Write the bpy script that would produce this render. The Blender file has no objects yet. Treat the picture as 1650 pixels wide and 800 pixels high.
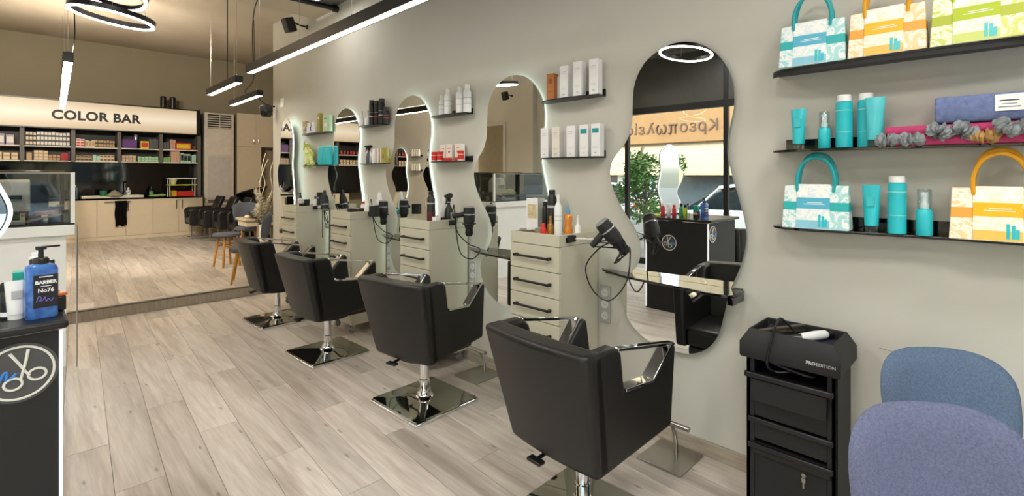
import bpy, bmesh, math, random
from mathutils import Vector, Matrix
S = bpy.context.scene
COL = S.collection
PI = math.pi
random.seed(7)
# ---------------------------------------------------------------- camera, sky, sun, exposure
cam_data = bpy.data.cameras.new('camera')
cam = bpy.data.objects.new('camera', cam_data); COL.objects.link(cam)
cam.location = (0, 0, 1.58); cam.rotation_euler = (PI/2, 0, -PI/4)
cam_data.sensor_fit = 'HORIZONTAL'; cam_data.sensor_width = 36
cam_data.lens = 36*804/1650; cam_data.shift_y = -118/1650; cam_data.clip_start = .05
S.camera = cam
world = bpy.data.worlds.new('sky'); S.world = world; world.use_nodes = True
_wn = world.node_tree.nodes; _bg = _wn['Background']
_sky = _wn.new('ShaderNodeTexSky'); _sky.sky_type = 'NISHITA'; _sky.sun_disc = False
_sky.sun_elevation = math.radians(48); _sky.sun_rotation = math.radians(70); _sky.air_density = 1.4; _sky.dust_density = 3
_hs = _wn.new('ShaderNodeHueSaturation'); _hs.inputs['Saturation'].default_value = .45
world.node_tree.links.new(_sky.outputs[0], _hs.inputs['Color']); world.node_tree.links.new(_hs.outputs[0], _bg.inputs[0])
_bg.inputs[1].default_value = .85
sun_data = bpy.data.lights.new('sun', 'SUN'); sun_data.energy = .9; sun_data.angle = math.radians(3); sun_data.color = (1, .95, .86)
sun = bpy.data.objects.new('sun', sun_data); COL.objects.link(sun); sun.rotation_euler = (math.radians(40), math.radians(-14), 0); sun.location = (-6, -6, 9)
S.view_settings.view_transform = 'Standard'; S.view_settings.look = 'None'; S.view_settings.gamma = 1; S.view_settings.use_curve_mapping = False
S.view_settings.exposure = 0.42
PANEL_W, RING_E, BAR_E, BACK_E, UP_E, SIGN_E, SPOT_W = 20, 11, 4.5, 34, 66, .5, 430      # lamp strengths (ceiling panel watts, emissive strengths)
for nm, loc, rot, sx, sy in (('window_portal', (-2.48, 2.2, 1.45), (0, -PI/2, 0), 2.6, 8.6), ('window_portal.001', (.1, -2.18, 1.45), (PI/2, 0, 0), 5, 2.6)):
    ld = bpy.data.lights.new(nm, 'AREA'); ld.shape = 'RECTANGLE'; ld.size = sx; ld.size_y = sy; ld.cycles.is_portal = True
    lo = bpy.data.objects.new(nm, ld); COL.objects.link(lo); lo.location = loc; lo.rotation_euler = rot

# ---------------------------------------------------------------- materials
def lin(c):
    if isinstance(c, str): c = tuple(int(c[i:i+2], 16)/255 for i in (0, 2, 4))
    return tuple(x/12.92 if x <= .04045 else ((x+.055)/1.055)**2.4 for x in c)
MATS = {}
def mat(name, col, rough=.5, metal=0, var=.06, scale=9, bump=0, bscale=120, emit=0, coat=0, stretch=None, col2=None, spec=.5):
    """procedural surface: noise varies colour and roughness, optional fine relief"""
    if name in MATS: return MATS[name]
    m = bpy.data.materials.new(name); m.use_nodes = True; nt = m.node_tree; N = nt.nodes; L = nt.links
    b = N['Principled BSDF']; c = lin(col)
    tc = N.new('ShaderNodeTexCoord'); src = tc.outputs['Object']
    if stretch:
        mp = N.new('ShaderNodeMapping'); mp.inputs['Scale'].default_value = stretch; L.new(src, mp.inputs[0]); src = mp.outputs[0]
    nz = N.new('ShaderNodeTexNoise'); nz.inputs['Scale'].default_value = scale; nz.inputs['Detail'].default_value = 4; L.new(src, nz.inputs['Vector'])
    rp = N.new('ShaderNodeValToRGB'); e = rp.color_ramp.elements
    e[0].position = .3; e[1].position = .7
    if col2: e[0].color = (*c, 1); e[1].color = (*lin(col2), 1)
    else:
        e[0].color = (*[max(0, x*(1-var)) for x in c], 1); e[1].color = (*[min(1, x*(1+var)) for x in c], 1)
    L.new(nz.outputs[0], rp.inputs[0]); L.new(rp.outputs[0], b.inputs['Base Color'])
    b.inputs['Roughness'].default_value = rough; b.inputs['Metallic'].default_value = metal
    b.inputs['Specular IOR Level'].default_value = spec; b.inputs['Coat Weight'].default_value = coat
    if bump:
        n2 = N.new('ShaderNodeTexNoise'); n2.inputs['Scale'].default_value = bscale; n2.inputs['Detail'].default_value = 3; L.new(src, n2.inputs['Vector'])
        bp = N.new('ShaderNodeBump'); bp.inputs['Strength'].default_value = bump; bp.inputs['Distance'].default_value = .01
        L.new(n2.outputs[0], bp.inputs['Height']); L.new(bp.outputs[0], b.inputs['Normal'])
    if emit:
        L.new(rp.outputs[0], b.inputs['Emission Color']); b.inputs['Emission Strength'].default_value = emit
    MATS[name] = m; return m
def glass(name, tint='ffffff', refl=.12, rough=.02):
    """thin pane: lets light through, reflects a little"""
    if name in MATS: return MATS[name]
    m = bpy.data.materials.new(name); m.use_nodes = True; nt = m.node_tree; N = nt.nodes; L = nt.links
    N.remove(N['Principled BSDF']); out = N['Material Output']
    t = N.new('ShaderNodeBsdfTransparent'); t.inputs[0].default_value = (*lin(tint), 1)
    g = N.new('ShaderNodeBsdfGlossy'); g.inputs['Roughness'].default_value = rough
    lw = N.new('ShaderNodeLayerWeight'); lw.inputs[0].default_value = .35
    mr = N.new('ShaderNodeMapRange'); mr.inputs['To Min'].default_value = refl*.4; mr.inputs['To Max'].default_value = min(1, refl*4); L.new(lw.outputs['Fresnel'], mr.inputs[0])
    mx = N.new('ShaderNodeMixShader'); L.new(mr.outputs[0], mx.inputs[0]); L.new(t.outputs[0], mx.inputs[1]); L.new(g.outputs[0], mx.inputs[2])
    L.new(mx.outputs[0], out.inputs[0]); MATS[name] = m; return m
def wood_floor(name, ca, cb, cc):
    """plank grain in object space, tone per plank"""
    m = bpy.data.materials.new(name); m.use_nodes = True; nt = m.node_tree; N = nt.nodes; L = nt.links; b = N['Principled BSDF']
    tc = N.new('ShaderNodeTexCoord'); oi = N.new('ShaderNodeObjectInfo')
    off = N.new('ShaderNodeVectorMath'); off.operation = 'SCALE'; cx = N.new('ShaderNodeCombineXYZ')
    for k in range(3): L.new(oi.outputs['Random'], cx.inputs[k])
    L.new(cx.outputs[0], off.inputs[0]); off.inputs['Scale'].default_value = 60
    ad = N.new('ShaderNodeVectorMath'); L.new(tc.outputs['Object'], ad.inputs[0]); L.new(off.outputs[0], ad.inputs[1])
    mp = N.new('ShaderNodeMapping'); mp.inputs['Scale'].default_value = (8, .55, 1); L.new(ad.outputs[0], mp.inputs[0])
    n1 = N.new('ShaderNodeTexNoise'); n1.inputs['Scale'].default_value = 1.1; n1.inputs['Detail'].default_value = 6; n1.inputs['Distortion'].default_value = .9; L.new(mp.outputs[0], n1.inputs[0])
    n2 = N.new('ShaderNodeTexNoise'); n2.inputs['Scale'].default_value = 7; n2.inputs['Detail'].default_value = 5; n2.inputs['Distortion'].default_value = .6; L.new(mp.outputs[0], n2.inputs[0])
    r1 = N.new('ShaderNodeValToRGB'); e = r1.color_ramp.elements
    e[0].position = .30; e[0].color = (*lin(cc), 1); e[1].position = .60; e[1].color = (*lin(ca), 1)
    e2 = e.new(.48); e2.color = (*lin(cb), 1); L.new(n1.outputs[0], r1.inputs[0])
    mr = N.new('ShaderNodeMapRange'); mr.inputs['From Min'].default_value = .3; mr.inputs['From Max'].default_value = .7; mr.inputs['To Min'].default_value = .84; mr.inputs['To Max'].default_value = 1.08; L.new(n2.outputs[0], mr.inputs[0])
    m2 = N.new('ShaderNodeMapRange'); m2.inputs['To Min'].default_value = .80; m2.inputs['To Max'].default_value = 1.14; L.new(oi.outputs['Random'], m2.inputs[0])
    mu = N.new('ShaderNodeMath'); mu.operation = 'MULTIPLY'; L.new(mr.outputs[0], mu.inputs[0]); L.new(m2.outputs[0], mu.inputs[1])
    vo = N.new('ShaderNodeTexVoronoi'); vo.voronoi_dimensions = '2D'; vo.inputs['Scale'].default_value = 1.0; mk = N.new('ShaderNodeMapping'); mk.inputs['Scale'].default_value = (4.4, 1.15, 1); L.new(ad.outputs[0], mk.inputs[0]); L.new(mk.outputs[0], vo.inputs[0])
    kr = N.new('ShaderNodeMapRange'); kr.inputs['From Min'].default_value = .01; kr.inputs['From Max'].default_value = .045; kr.inputs['To Min'].default_value = .5; kr.inputs['To Max'].default_value = 1; L.new(vo.outputs['Distance'], kr.inputs[0])
    mu2 = N.new('ShaderNodeMath'); mu2.operation = 'MULTIPLY'; L.new(mu.outputs[0], mu2.inputs[0]); L.new(kr.outputs[0], mu2.inputs[1])
    vm = N.new('ShaderNodeVectorMath'); vm.operation = 'SCALE'; L.new(r1.outputs[0], vm.inputs[0]); L.new(mu2.outputs[0], vm.inputs['Scale'])
    L.new(vm.outputs[0], b.inputs['Base Color']); b.inputs['Roughness'].default_value = .38
    bp = N.new('ShaderNodeBump'); bp.inputs['Strength'].default_value = .12; bp.inputs['Distance'].default_value = .004; L.new(n2.outputs[0], bp.inputs['Height']); L.new(bp.outputs[0], b.inputs['Normal'])
    return m
def floral(name, base, ink, band, z0, z1):
    """printed paper: leafy scrollwork with a plain band between heights z0 and z1 of the sheet"""
    m = bpy.data.materials.new(name); m.use_nodes = True; nt = m.node_tree; N = nt.nodes; L = nt.links; b = N['Principled BSDF']
    tc = N.new('ShaderNodeTexCoord')
    w = N.new('ShaderNodeTexNoise'); w.inputs['Scale'].default_value = 16; w.inputs['Detail'].default_value = 3; w.inputs['Distortion'].default_value = 2.2; L.new(tc.outputs['Object'], w.inputs[0])
    r = N.new('ShaderNodeValToRGB'); e = r.color_ramp.elements; e[0].position = .42; e[0].color = (*lin(ink), 1); e[1].position = .5; e[1].color = (*lin(base), 1)
    e3 = e.new(.57); e3.color = (*lin(base), 1); e4 = e.new(.62); e4.color = (*lin(ink), 1); L.new(w.outputs[0], r.inputs[0])
    sp = N.new('ShaderNodeSeparateXYZ'); L.new(tc.outputs['Object'], sp.inputs[0])
    g = N.new('ShaderNodeMath'); g.operation = 'GREATER_THAN'; g.inputs[1].default_value = z0; L.new(sp.outputs[2], g.inputs[0])
    l = N.new('ShaderNodeMath'); l.operation = 'LESS_THAN'; l.inputs[1].default_value = z1; L.new(sp.outputs[2], l.inputs[0])
    a = N.new('ShaderNodeMath'); a.operation = 'MULTIPLY'; L.new(g.outputs[0], a.inputs[0]); L.new(l.outputs[0], a.inputs[1])
    mx = N.new('ShaderNodeMix'); mx.data_type = 'RGBA'; L.new(a.outputs[0], mx.inputs['Factor']); L.new(r.outputs[0], mx.inputs[6]); mx.inputs[7].default_value = (*lin(band), 1)
    L.new(mx.outputs[2], b.inputs['Base Color']); b.inputs['Roughness'].default_value = .45
    return m

# ---------------------------------------------------------------- mesh helpers
def catmull(P, n=6, closed=True):
    out = []; k = len(P); rng = range(k) if closed else range(k-1)
    for i in rng:
        p = [Vector(P[(i+j) % k]) if closed else Vector(P[min(max(i+j, 0), k-1)]) for j in (-1, 0, 1, 2)]
        for s in range(n):
            t = s/n
            out.append(.5*((2*p[1])+(p[2]-p[0])*t+(2*p[0]-5*p[1]+4*p[2]-p[3])*t*t+(3*p[1]-p[0]-3*p[2]+p[3])*t**3))
    if not closed: out.append(Vector(P[-1]))
    return out
class G:
    def __init__(s): s.v = []; s.f = []
    def add(s, v, f):
        o = len(s.v); s.v += [tuple(x) for x in v]; s.f += [tuple(i+o for i in q) for q in f]; return s
    def box(s, x0, x1, y0, y1, z0, z1, M=None):
        v = [Vector((x, y, z)) for z in (z0, z1) for y in (y0, y1) for x in (x0, x1)]
        if M: v = [M @ p for p in v]
        return s.add(v, [(0, 2, 3, 1), (4, 5, 7, 6), (0, 1, 5, 4), (2, 6, 7, 3), (0, 4, 6, 2), (1, 3, 7, 5)])
    def cyl(s, a, b, r, r2=None, n=16):
        return s.tube([a, b], [r, r if r2 is None else r2], n)
    def tube(s, P, r, n=8, closed=False):
        P = [Vector(p) for p in P]; k = len(P); R = r if isinstance(r, (list, tuple)) else [r]*k
        v = []; up = None
        for i, p in enumerate(P):
            a = P[(i-1) % k] if closed or i > 0 else p; b = P[(i+1) % k] if closed or i < k-1 else p
            t = (b-a); t = t.normalized() if t.length > 1e-9 else Vector((0, 0, 1))
            if up is None: up = t.orthogonal().normalized()
            up = (up-t*up.dot(t)); up = up.normalized() if up.length > 1e-6 else t.orthogonal().normalized()
            w = t.cross(up)
            v += [p+(up*math.cos(2*PI*j/n)+w*math.sin(2*PI*j/n))*R[i] for j in range(n)]
        f = []
        for i in range(k if closed else k-1):
            i2 = (i+1) % k
            f += [(i*n+j, i*n+(j+1) % n, i2*n+(j+1) % n, i2*n+j) for j in range(n)]
        if not closed: f += [tuple(range(n-1, -1, -1)), tuple(range((k-1)*n, k*n))]
        return s.add(v, f)
    def lathe(s, prof, n=20, c=(0, 0, 0), sx=1, sy=1, M=None):
        v = [Vector((c[0]+r*sx*math.cos(2*PI*j/n), c[1]+r*sy*math.sin(2*PI*j/n), c[2]+z)) for r, z in prof for j in range(n)]
        if M: v = [M @ p for p in v]
        k = len(prof)
        f = [(i*n+j, i*n+(j+1) % n, (i+1)*n+(j+1) % n, (i+1)*n+j) for i in range(k-1) for j in range(n)]
        f += [tuple(range(n-1, -1, -1)), tuple(range((k-1)*n, k*n))]
        return s.add(v, f)
    def prism(s, pts, a, b, axis='z', fn=None):
        """polygon extruded from a to b along an axis; pts give the other two coordinates in x,y,z order"""
        def P(p, w): return {'z': (p[0], p[1], w), 'y': (p[0], w, p[1]), 'x': (w, p[0], p[1])}[axis]
        k = len(pts); v = [Vector(P(p, w)) for w in (a, b) for p in pts]
        if fn: v = [Vector(fn(p)) for p in v]
        return s.add(v, [tuple(range(k-1, -1, -1)), tuple(range(k, 2*k))]+[(i, (i+1) % k, k+(i+1) % k, k+i) for i in range(k)])
    def ball(s, c, r, nu=16, nv=10, M=None):
        r = r if isinstance(r, (list, tuple)) else (r, r, r)
        pr = [(max(1e-4, math.sin(PI*i/nv)), -math.cos(PI*i/nv)) for i in range(nv+1)]
        v = [Vector((a*math.cos(2*PI*j/nu)*r[0], a*math.sin(2*PI*j/nu)*r[1], z*r[2])) for a, z in pr for j in range(nu)]
        if M: v = [M @ p for p in v]
        v = [p+Vector(c) for p in v]
        return s.add(v, [(i*nu+j, i*nu+(j+1) % nu, (i+1)*nu+(j+1) % nu, (i+1)*nu+j) for i in range(nv) for j in range(nu)])
    def panel(s, outer, inner, nu=10, nv=6):
        """closed thick sheet between two surfaces outer(s,t), inner(s,t); s in -1..1, t in 0..1"""
        idx = lambda k, i, j: k*(nu+1)*(nv+1)+i*(nv+1)+j
        v = [fn(-1+2*i/nu, j/nv) for fn in (outer, inner) for i in range(nu+1) for j in range(nv+1)]; f = []
        for i in range(nu):
            for j in range(nv):
                f.append((idx(0, i, j), idx(0, i+1, j), idx(0, i+1, j+1), idx(0, i, j+1)))
                f.append((idx(1, i, j), idx(1, i, j+1), idx(1, i+1, j+1), idx(1, i+1, j)))
            for j in (0, nv): f.append((idx(0, i, j), idx(1, i, j), idx(1, i+1, j), idx(0, i+1, j)))
        for j in range(nv):
            for i in (0, nu): f.append((idx(0, i, j), idx(0, i, j+1), idx(1, i, j+1), idx(1, i, j)))
        return s.add(v, f)
    def build(s, name, m, parent=None, loc=(0, 0, 0), rot=(0, 0, 0), bevel=0, seg=2, angle=38, sub=0):
        me = bpy.data.meshes.new(name); me.from_pydata(s.v, [], s.f)
        bm = bmesh.new(); bm.from_mesh(me); bmesh.ops.recalc_face_normals(bm, faces=bm.faces); bm.to_mesh(me); bm.free()
        me.materials.append(m)
        me.polygons.foreach_set('use_smooth', [True]*len(me.polygons)); me.set_sharp_from_angle(angle=math.radians(angle))
        o = bpy.data.objects.new(name, me); COL.objects.link(o); o.location = loc; o.rotation_euler = rot
        if parent: o.parent = parent
        if bevel:
            md = o.modifiers.new('bevel', 'BEVEL'); md.width = bevel; md.segments = seg; md.limit_method = 'ANGLE'; md.angle_limit = math.radians(40); md.harden_normals = False
        if sub:
            md = o.modifiers.new('sub', 'SUBSURF'); md.levels = sub; md.render_levels = sub
        return o
def bx(*a): return G().box(*a)
def tag(o, label=None, cat=None, group=None, kind=None):
    for k, v in (('label', label), ('category', cat), ('group', group), ('kind', kind)):
        if v: o[k] = v
    return o
def thing(name, label, cat, loc=(0, 0, 0), rz=0, group=None):
    o = bpy.data.objects.new(name, None); COL.objects.link(o); o.empty_display_size = .1
    o.location = loc; o.rotation_euler = (0, 0, rz); return tag(o, label, cat, group)
def struct(o): o['kind'] = 'structure'; return o
def dup(o, loc=None, rz=None, label=None, group=None, parent=None):
    c = o.copy(); COL.objects.link(c)
    if parent: c.parent = parent
    if loc is not None: c.location = loc
    if rz is not None: c.rotation_euler = (0, 0, rz)
    if label: c['label'] = label
    if group: c['group'] = group
    for ch in KIDS(o): dup(ch, parent=c)
    return c
def KIDS(o): return [x for x in COL.objects if x.parent == o]
def text(s, size, m, parent, loc, rot, name='lettering', sx=1, depth=.001, align='CENTER', bold=0, space=1):
    cu = bpy.data.curves.new(name, 'FONT'); cu.body = s; cu.size = size; cu.align_x = align; cu.align_y = 'CENTER'; cu.extrude = depth; cu.offset = bold; cu.space_character = space; cu.resolution_u = 3
    t = bpy.data.objects.new(name, cu); COL.objects.link(t)
    me = bpy.data.meshes.new_from_object(t.evaluated_get(bpy.context.evaluated_depsgraph_get())); bpy.data.objects.remove(t); bpy.data.curves.remove(cu)
    me.materials.clear(); me.materials.append(m); me.name = name
    o = bpy.data.objects.new(name, me); COL.objects.link(o); o.parent = parent; o.location = loc; o.rotation_euler = rot; o.scale = (sx, 1, 1); return o
FACE_Y, FACE_X, FACE_POSX = (PI/2, 0, 0), (PI/2, 0, -PI/2), (PI/2, 0, PI/2)
def along(px, x):
    """distance along the mirror wall of something standing x metres to the right"""
    u = (px-825)/804; return x*(1-u)/(1+u)

# palette
WALL = mat('wall_paint', 'c7c5bb', .75, var=.03, scale=2, bump=.03, bscale=60)
WALLB = mat('back_wall_paint', '8a8069', .8, var=.03, scale=2)
CEIL = mat('ceiling_paint', 'c0b5a2', .85, var=.03, scale=2)
CEILD = mat('ceiling_grey', '6c6b67', .8, var=.05, scale=3)
PLANK = wood_floor('floor_wood', 'd5cbc0', 'ccc1b6', 'b1a497')
JOINT = mat('joint', '75685a', .8)
RISER = mat('riser_wood', '9c9182', .55, var=.15, scale=6, stretch=(9, 9, 1.2))
SKIRT = mat('skirting_wood', 'a79b8b', .55, var=.16, scale=5, stretch=(3, 1.5, 14))
BLK = mat('black_satin', '141416', .35, var=.15)
BLKM = mat('black_matt', '1b1b1d', .6, var=.12, bump=.05)
BLKG = mat('black_gloss', '070708', .06, var=.1, coat=.3)
LEATH = mat('black_leather', '0d0c0c', .40, var=.12, bump=.12, bscale=260)
CHROME = mat('chrome', 'e4e4e6', .06, 1, var=.02)
STEEL = mat('brushed_steel', 'b5b2ab', .28, 1, var=.05)
MIRROR = mat('mirror_silver', 'eef0ee', .0, 1, var=.005)
CAB = mat('cabinet_laminate', 'c6c2ae', .42, var=.025, scale=3)
WHITE = mat('white_gloss', 'eeeeea', .3, var=.02)
WHITEM = mat('white_plastic', 'f2f2f0', .4, var=.02)
GREYP = mat('grey_plastic', '8d8d8b', .45, var=.05)
LED = mat('led_cool', 'e9fff6', .5, var=.01, emit=8)
LAMP = mat('lamp_diffuser', 'fff0da', .5, var=.01, emit=BAR_E)
LAMPB = mat('warm_lamp_diffuser', 'fff0da', .5, var=.01, emit=BACK_E)
LAMPW = mat('short_lamp_diffuser', 'fff0da', .5, var=.01, emit=16)
LAMPU = mat('added_uplight_diffuser', 'fff0da', .5, var=.01, emit=UP_E)
RINGL = mat('ring_diffuser', 'fff2e0', .5, var=.01, emit=RING_E)
PANELL = mat('panel_diffuser', 'fff8ee', .5, var=.01, emit=3.2)
GLASS = glass('window_glass', 'f6faf8', .035, 0.0)
CASEG = glass('case_glass', 'dfe4e6', .10)
SMOKE = glass('smoked_glass', '3c3f40', .35)
TEAL = mat('teal_plastic', '27bfca', .32, var=.04)
TEALD = mat('teal_dark', '15999f', .4, var=.05)
OAK = mat('yellow_oak', 'b9822f', .45, var=.18, scale=7, stretch=(6, 6, 1))
BLUEF = mat('blue_grey_felt', '5f7088', .95, var=.2, scale=160, bump=.35, bscale=420, spec=.2)
BLUEF2 = mat('lilac_grey_felt', '676c86', .95, var=.2, scale=160, bump=.35, bscale=420, spec=.2)
GREYF = mat('grey_felt', '5d6068', .95, var=.16, scale=120, bump=.25, bscale=300, spec=.2)
RED = mat('red_print', 'd62b22', .45); ORANGE = mat('orange_print', 'c8702c', .5); GREEN = mat('green_print', '5f9c4a', .5)
PRINT = mat('grey_print', 'b9b9bb', .5); PRINTW = mat('white_print', 'f4f6f6', .5)
XW = 2.76
# ---------------------------------------------------------------- the room
def clip(poly, x0, x1, y0, y1):
    for ax, lim, sg in ((0, x0, 1), (0, x1, -1), (1, y0, 1), (1, y1, -1)):
        out = []
        for i, p in enumerate(poly):
            q = poly[i-1]; dp, dq = sg*(p[ax]-lim), sg*(q[ax]-lim)
            if (dp >= 0) != (dq >= 0):
                t = dq/(dq-dp); out.append((q[0]+(p[0]-q[0])*t, q[1]+(p[1]-q[1])*t))
            if dp >= 0: out.append(p)
        poly = out
        if not poly: return []
    return poly
def planks(parent, x0, x1, y0, y1, zt, seed, off=0):
    """boards running along the mirror wall, each its own object"""
    rnd = random.Random(seed); W, Lh, a = .212, 1.57, .07
    i0 = int((x0-y1*a)/W)-1; i1 = int((x1-y0*a)/W)+2
    for i in range(i0, i1):
        ph = (i*.618+off) % 1*Lh
        for j in range(int(y0/Lh)-2, int(y1/Lh)+2):
            u0 = i*W+.137+.0012; u1 = (i+1)*W+.137-.0012; v0 = j*Lh+ph+.0012; v1 = v0+Lh-.0024
            q = [(u+v*a, v) for u, v in ((u0, v0), (u1, v0), (u1, v1), (u0, v1))]
            q = clip(q, x0, x1, y0, y1)
            if len(q) < 3: continue
            A = abs(sum(q[k-1][0]*q[k][1]-q[k][0]*q[k-1][1] for k in range(len(q))))/2
            if A < .004: continue
            cx = sum(p[0] for p in q)/len(q); cy = sum(p[1] for p in q)/len(q)
            G().prism([(p[0]-cx, p[1]-cy) for p in q], -.008, 0).build('plank', PLANK, parent, (cx, cy, zt+rnd.uniform(-.0003, .0003)))
fl = struct(bx(-2.5, XW, -2.2, 7.03, -.1, -.006).build('floor', JOINT)); planks(fl, -2.5, XW, -2.2, 7.03, 0, 1)
pf = struct(bx(-2.5, 5.6, 7.05, 14.78, -.1, .119).build('floor_platform', JOINT)); planks(pf, -2.5, 5.6, 7.05, 14.78, .125, 2, .35)
st = struct(bx(-2.5, XW, 7.03, 7.05, -.006, .119).build('trim_1', JOINT))
for k in range(9):
    bx(0, .58, -.006, .0, 0, .108).build('riser_board', RISER, st, (-2.47+k*.582, 7.03, .004))
bx(-2.5, XW, -.012, .03, 0, .006).build('step_nosing', STEEL, st, (0, 7.03, .1245)); bx(-1, 2.1, -.014, -.006, 0, .007).build('step_base_strip', STEEL, st, (0, 7.03, 0))
def ceil_z(y): return 3.84 if y < 7.83 else 3.84+(y-7.83)*.76/6.95
wr = struct(G().prism([(-2.2, 0), (7.83, 0), (7.83, 3.84), (-2.2, 3.84)], XW, XW+.2, 'x').build('wall_right', WALL))
struct(bx(-2.5, 5.8, 14.78, 14.95, 0, 4.65).build('wall_back', WALLB))
struct(bx(5.6, 5.8, 7.83, 14.78, 0, 4.65).build('wall_side', WALLB))
struct(bx(XW+.2, 5.8, 7.68, 7.83, 0, 3.9).build('wall_return', WALL))
struct(bx(-2.7, -2.5, 6.75, 14.95, 0, 4.65).build('wall_left', WALL))
bx(0, .12, 0, .35, 0, 3.8).build('pilaster', WALL, bpy.data.objects['wall_left'], (-2.5, 7.2, .0))
do = struct(bx(-2.5, -2.47, 8.2, 9.05, .125, 2.72).build('door_1', mat('door_olive', '958b74', .5), None)); G().box(0, .04, 8.13, 8.2, .125, 2.79).box(0, .04, 9.05, 9.12, .125, 2.79).box(0, .04, 8.2, 9.05, 2.72, 2.79).build('door_frame', WALL, do, (-2.5, 0, 0)); G().tube([(-2.47, 8.3, 1.15), (-2.42, 8.3, 1.15), (-2.42, 8.42, 1.15)], .011).build('door_handle', STEEL, do)
struct(G().prism([(6.27, 3.84), (7.83, 3.84), (14.95, ceil_z(14.95)), (14.95, 4.8), (6.27, 4.0)], -2.7, 5.8, 'x').build('ceiling_back', CEIL))
struct(bx(-2.6, XW, 5.79, 6.27, 3.57, 4.0).build('beam', CEIL))
struct(bx(2.735, XW, 5.79, 6.27, 3.55, 3.57).build('trim_2', WHITE))
cf = struct(bx(-2.7, XW+.2, -2.4, 5.79, 3.62, 3.8).build('ceiling', CEILD))
for k in range(9): bx(-2.7, XW, -.02, .02, -.02, 0).build('grid_bar', CEILD, cf, (0, -2+k*.9, 3.62))
for k in range(6): bx(-.02, .02, -2.4, 5.75, -.018, 0).build('grid_bar', CEILD, cf, (-2.2+k*.9, 0, 3.62))
bs = struct(bx(XW-.014, XW, -2.2, 7.0, 0, .085).build('baseboard_right', SKIRT, bevel=.003))
struct(bx(XW-.012, XW, 7.05, 7.83, .125, .2).build('baseboard_platform', SKIRT))
# the crack in the plaster beside the trolley
c = catmull([(0, .42, .80), (0, .35, .795), (0, .27, .80), (0, .17, .782), (0, .10, .78)], 3, False)
G().tube([(XW-.0004, p[1], p[2]) for p in c], .0011, 4).build('plaster_crack', mat('crack', '8f8a7c', .8), wr)
# glazed shop fronts: towards the street on the left and behind the photographer
FR = mat('window_frame_black', '101012', .4)
def front(name, a, b, ax, pos, zt=2.71):
    n = max(1, round((b-a)/1.75)); w = (b-a)/n
    def B(l0, l1, t, z0, z1): return bx(pos-t, pos+t, l0, l1, z0, z1) if ax == 'y' else bx(l0, l1, pos-t, pos+t, z0, z1)
    root = struct(B(a, b, .03, 0, .1).build(name, FR))
    for k in range(n+1): B(a+k*w-.035, a+k*w+.035, .035, 0, 3.62).build('mullion', FR, root)
    B(a, b, .04, zt-.05, zt+.06).build('transom', FR, root)
    for k in range(n):
        B(a+k*w+.035, a+(k+1)*w-.035, .004, .1, zt-.05).build('pane', GLASS, root)
        B(a+k*w+.035, a+(k+1)*w-.035, .02, zt+.06, 3.62).build('upper_panel', mat('dark_upper_panel', '45443f', .4), root)
    return root
front('window_1', -2.2, 6.75, 'y', -2.5); front('window_2', -2.5, XW, 'x', -2.2)
# lamps in the ceiling grid
def ceiling_panel(x, y, label, hang=0, power=1):
    t = thing('ceiling_light', label, 'ceiling light', (x, y, 3.62-hang), 0, 'square ceiling lights')
    G().box(-.3, .3, -.3, -.275, -.03, 0).box(-.3, .3, .275, .3, -.03, 0).box(-.3, -.275, -.275, .275, -.03, 0).box(.275, .3, -.275, .275, -.03, 0).build('frame', FR if hang else WHITE, t)
    bx(-.275, .275, -.275, .275, -.02, -.012).build('diffuser', PANELL, t)
    ld = bpy.data.lights.new('panel_lamp', 'AREA'); ld.shape = 'SQUARE'; ld.size = .55; ld.energy = PANEL_W*power; ld.color = (1, .96, .9); ld.spread = math.radians(170)
    lo = bpy.data.objects.new('panel_lamp', ld); COL.objects.link(lo); lo.parent = t; lo.location = (0, 0, -.035)
ceiling_panel(2.2, 5.35, 'black framed square ceiling light tilted above the long pendant, next to the beam', .02, .22)
for x, y, w in ((.3, .4, 'nearest the mirror with the dark hair dryer'), (-1.4, .8, 'nearest the street window, front row'), (-1.4, 3.2, 'nearest the street window, back row'), (.3, -1.4, 'above the front window'), (1.6, -.6, 'above the two felt chairs'), (.3, 3.3, 'above the barber stand')):  # panel kind shows in the mirror; these unseen ones are added for brightness
    ceiling_panel(x, y, 'added white light panel in the grey ceiling, '+w)
t = thing('pipe', 'black pipe running across the room under the ceiling beam', 'pipe', (0, 5.72, 3.57)); G().cyl((-2.4, 0, 0), (2.745, 0, 0), .028).build('tube', BLK, t); G().cyl((2.70, 0, 0), (2.757, 0, 0), .04).build('end_cap', BLK, t)

# ---------------------------------------------------------------- linear pendants, rings, speakers
def bar_lamp(label, x0, y0, x1, y1, z, w, h, wires, cable=None, group='linear pendant lamps', dm=None):
    L = math.hypot(x1-x0, y1-y0); a = -math.atan2(x1-x0, y1-y0)
    t = thing('linear_pendant', label, 'pendant lamp', (x0, y0, z), a, group)
    G().box(-w/2, -w/2+.006, 0, L, 0, h).box(w/2-.006, w/2, 0, L, 0, h).box(-w/2+.006, w/2-.006, 0, L, h-.006, h).build('housing', BLK, t)
    for yy in (0, L-.006): bx(-w/2, w/2, yy, yy+.006, 0, h).build('end_cap', BLK, t)
    bx(-w/2+.006, w/2-.006, .006, L-.006, .004, .012).build('diffuser', dm or LAMPB, t)
    if dm is None: bx(-w/2+.012, w/2-.012, .03, L-.03, h, h+.003).build('added_uplight', LAMPU, t)  # glowing strip added on the housing top to lift the back ceiling
    for d in wires:
        yy = y0+(y1-y0)*d/L; top = ceil_z(yy) if yy > 6.27 else (3.57 if yy > 5.79 else 3.62)
        G().cyl((0, d, h-.004), (0, d, top-z), .0016, n=5).build('suspension_wire', STEEL, t); G().cyl((0, d, h-.002), (0, d, h+.03), .006, n=8).build('wire_grip', CHROME, t)
    if cable: G().tube(catmull(cable, 6, False), .0055, 6).build('cable', BLK, t)
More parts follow.
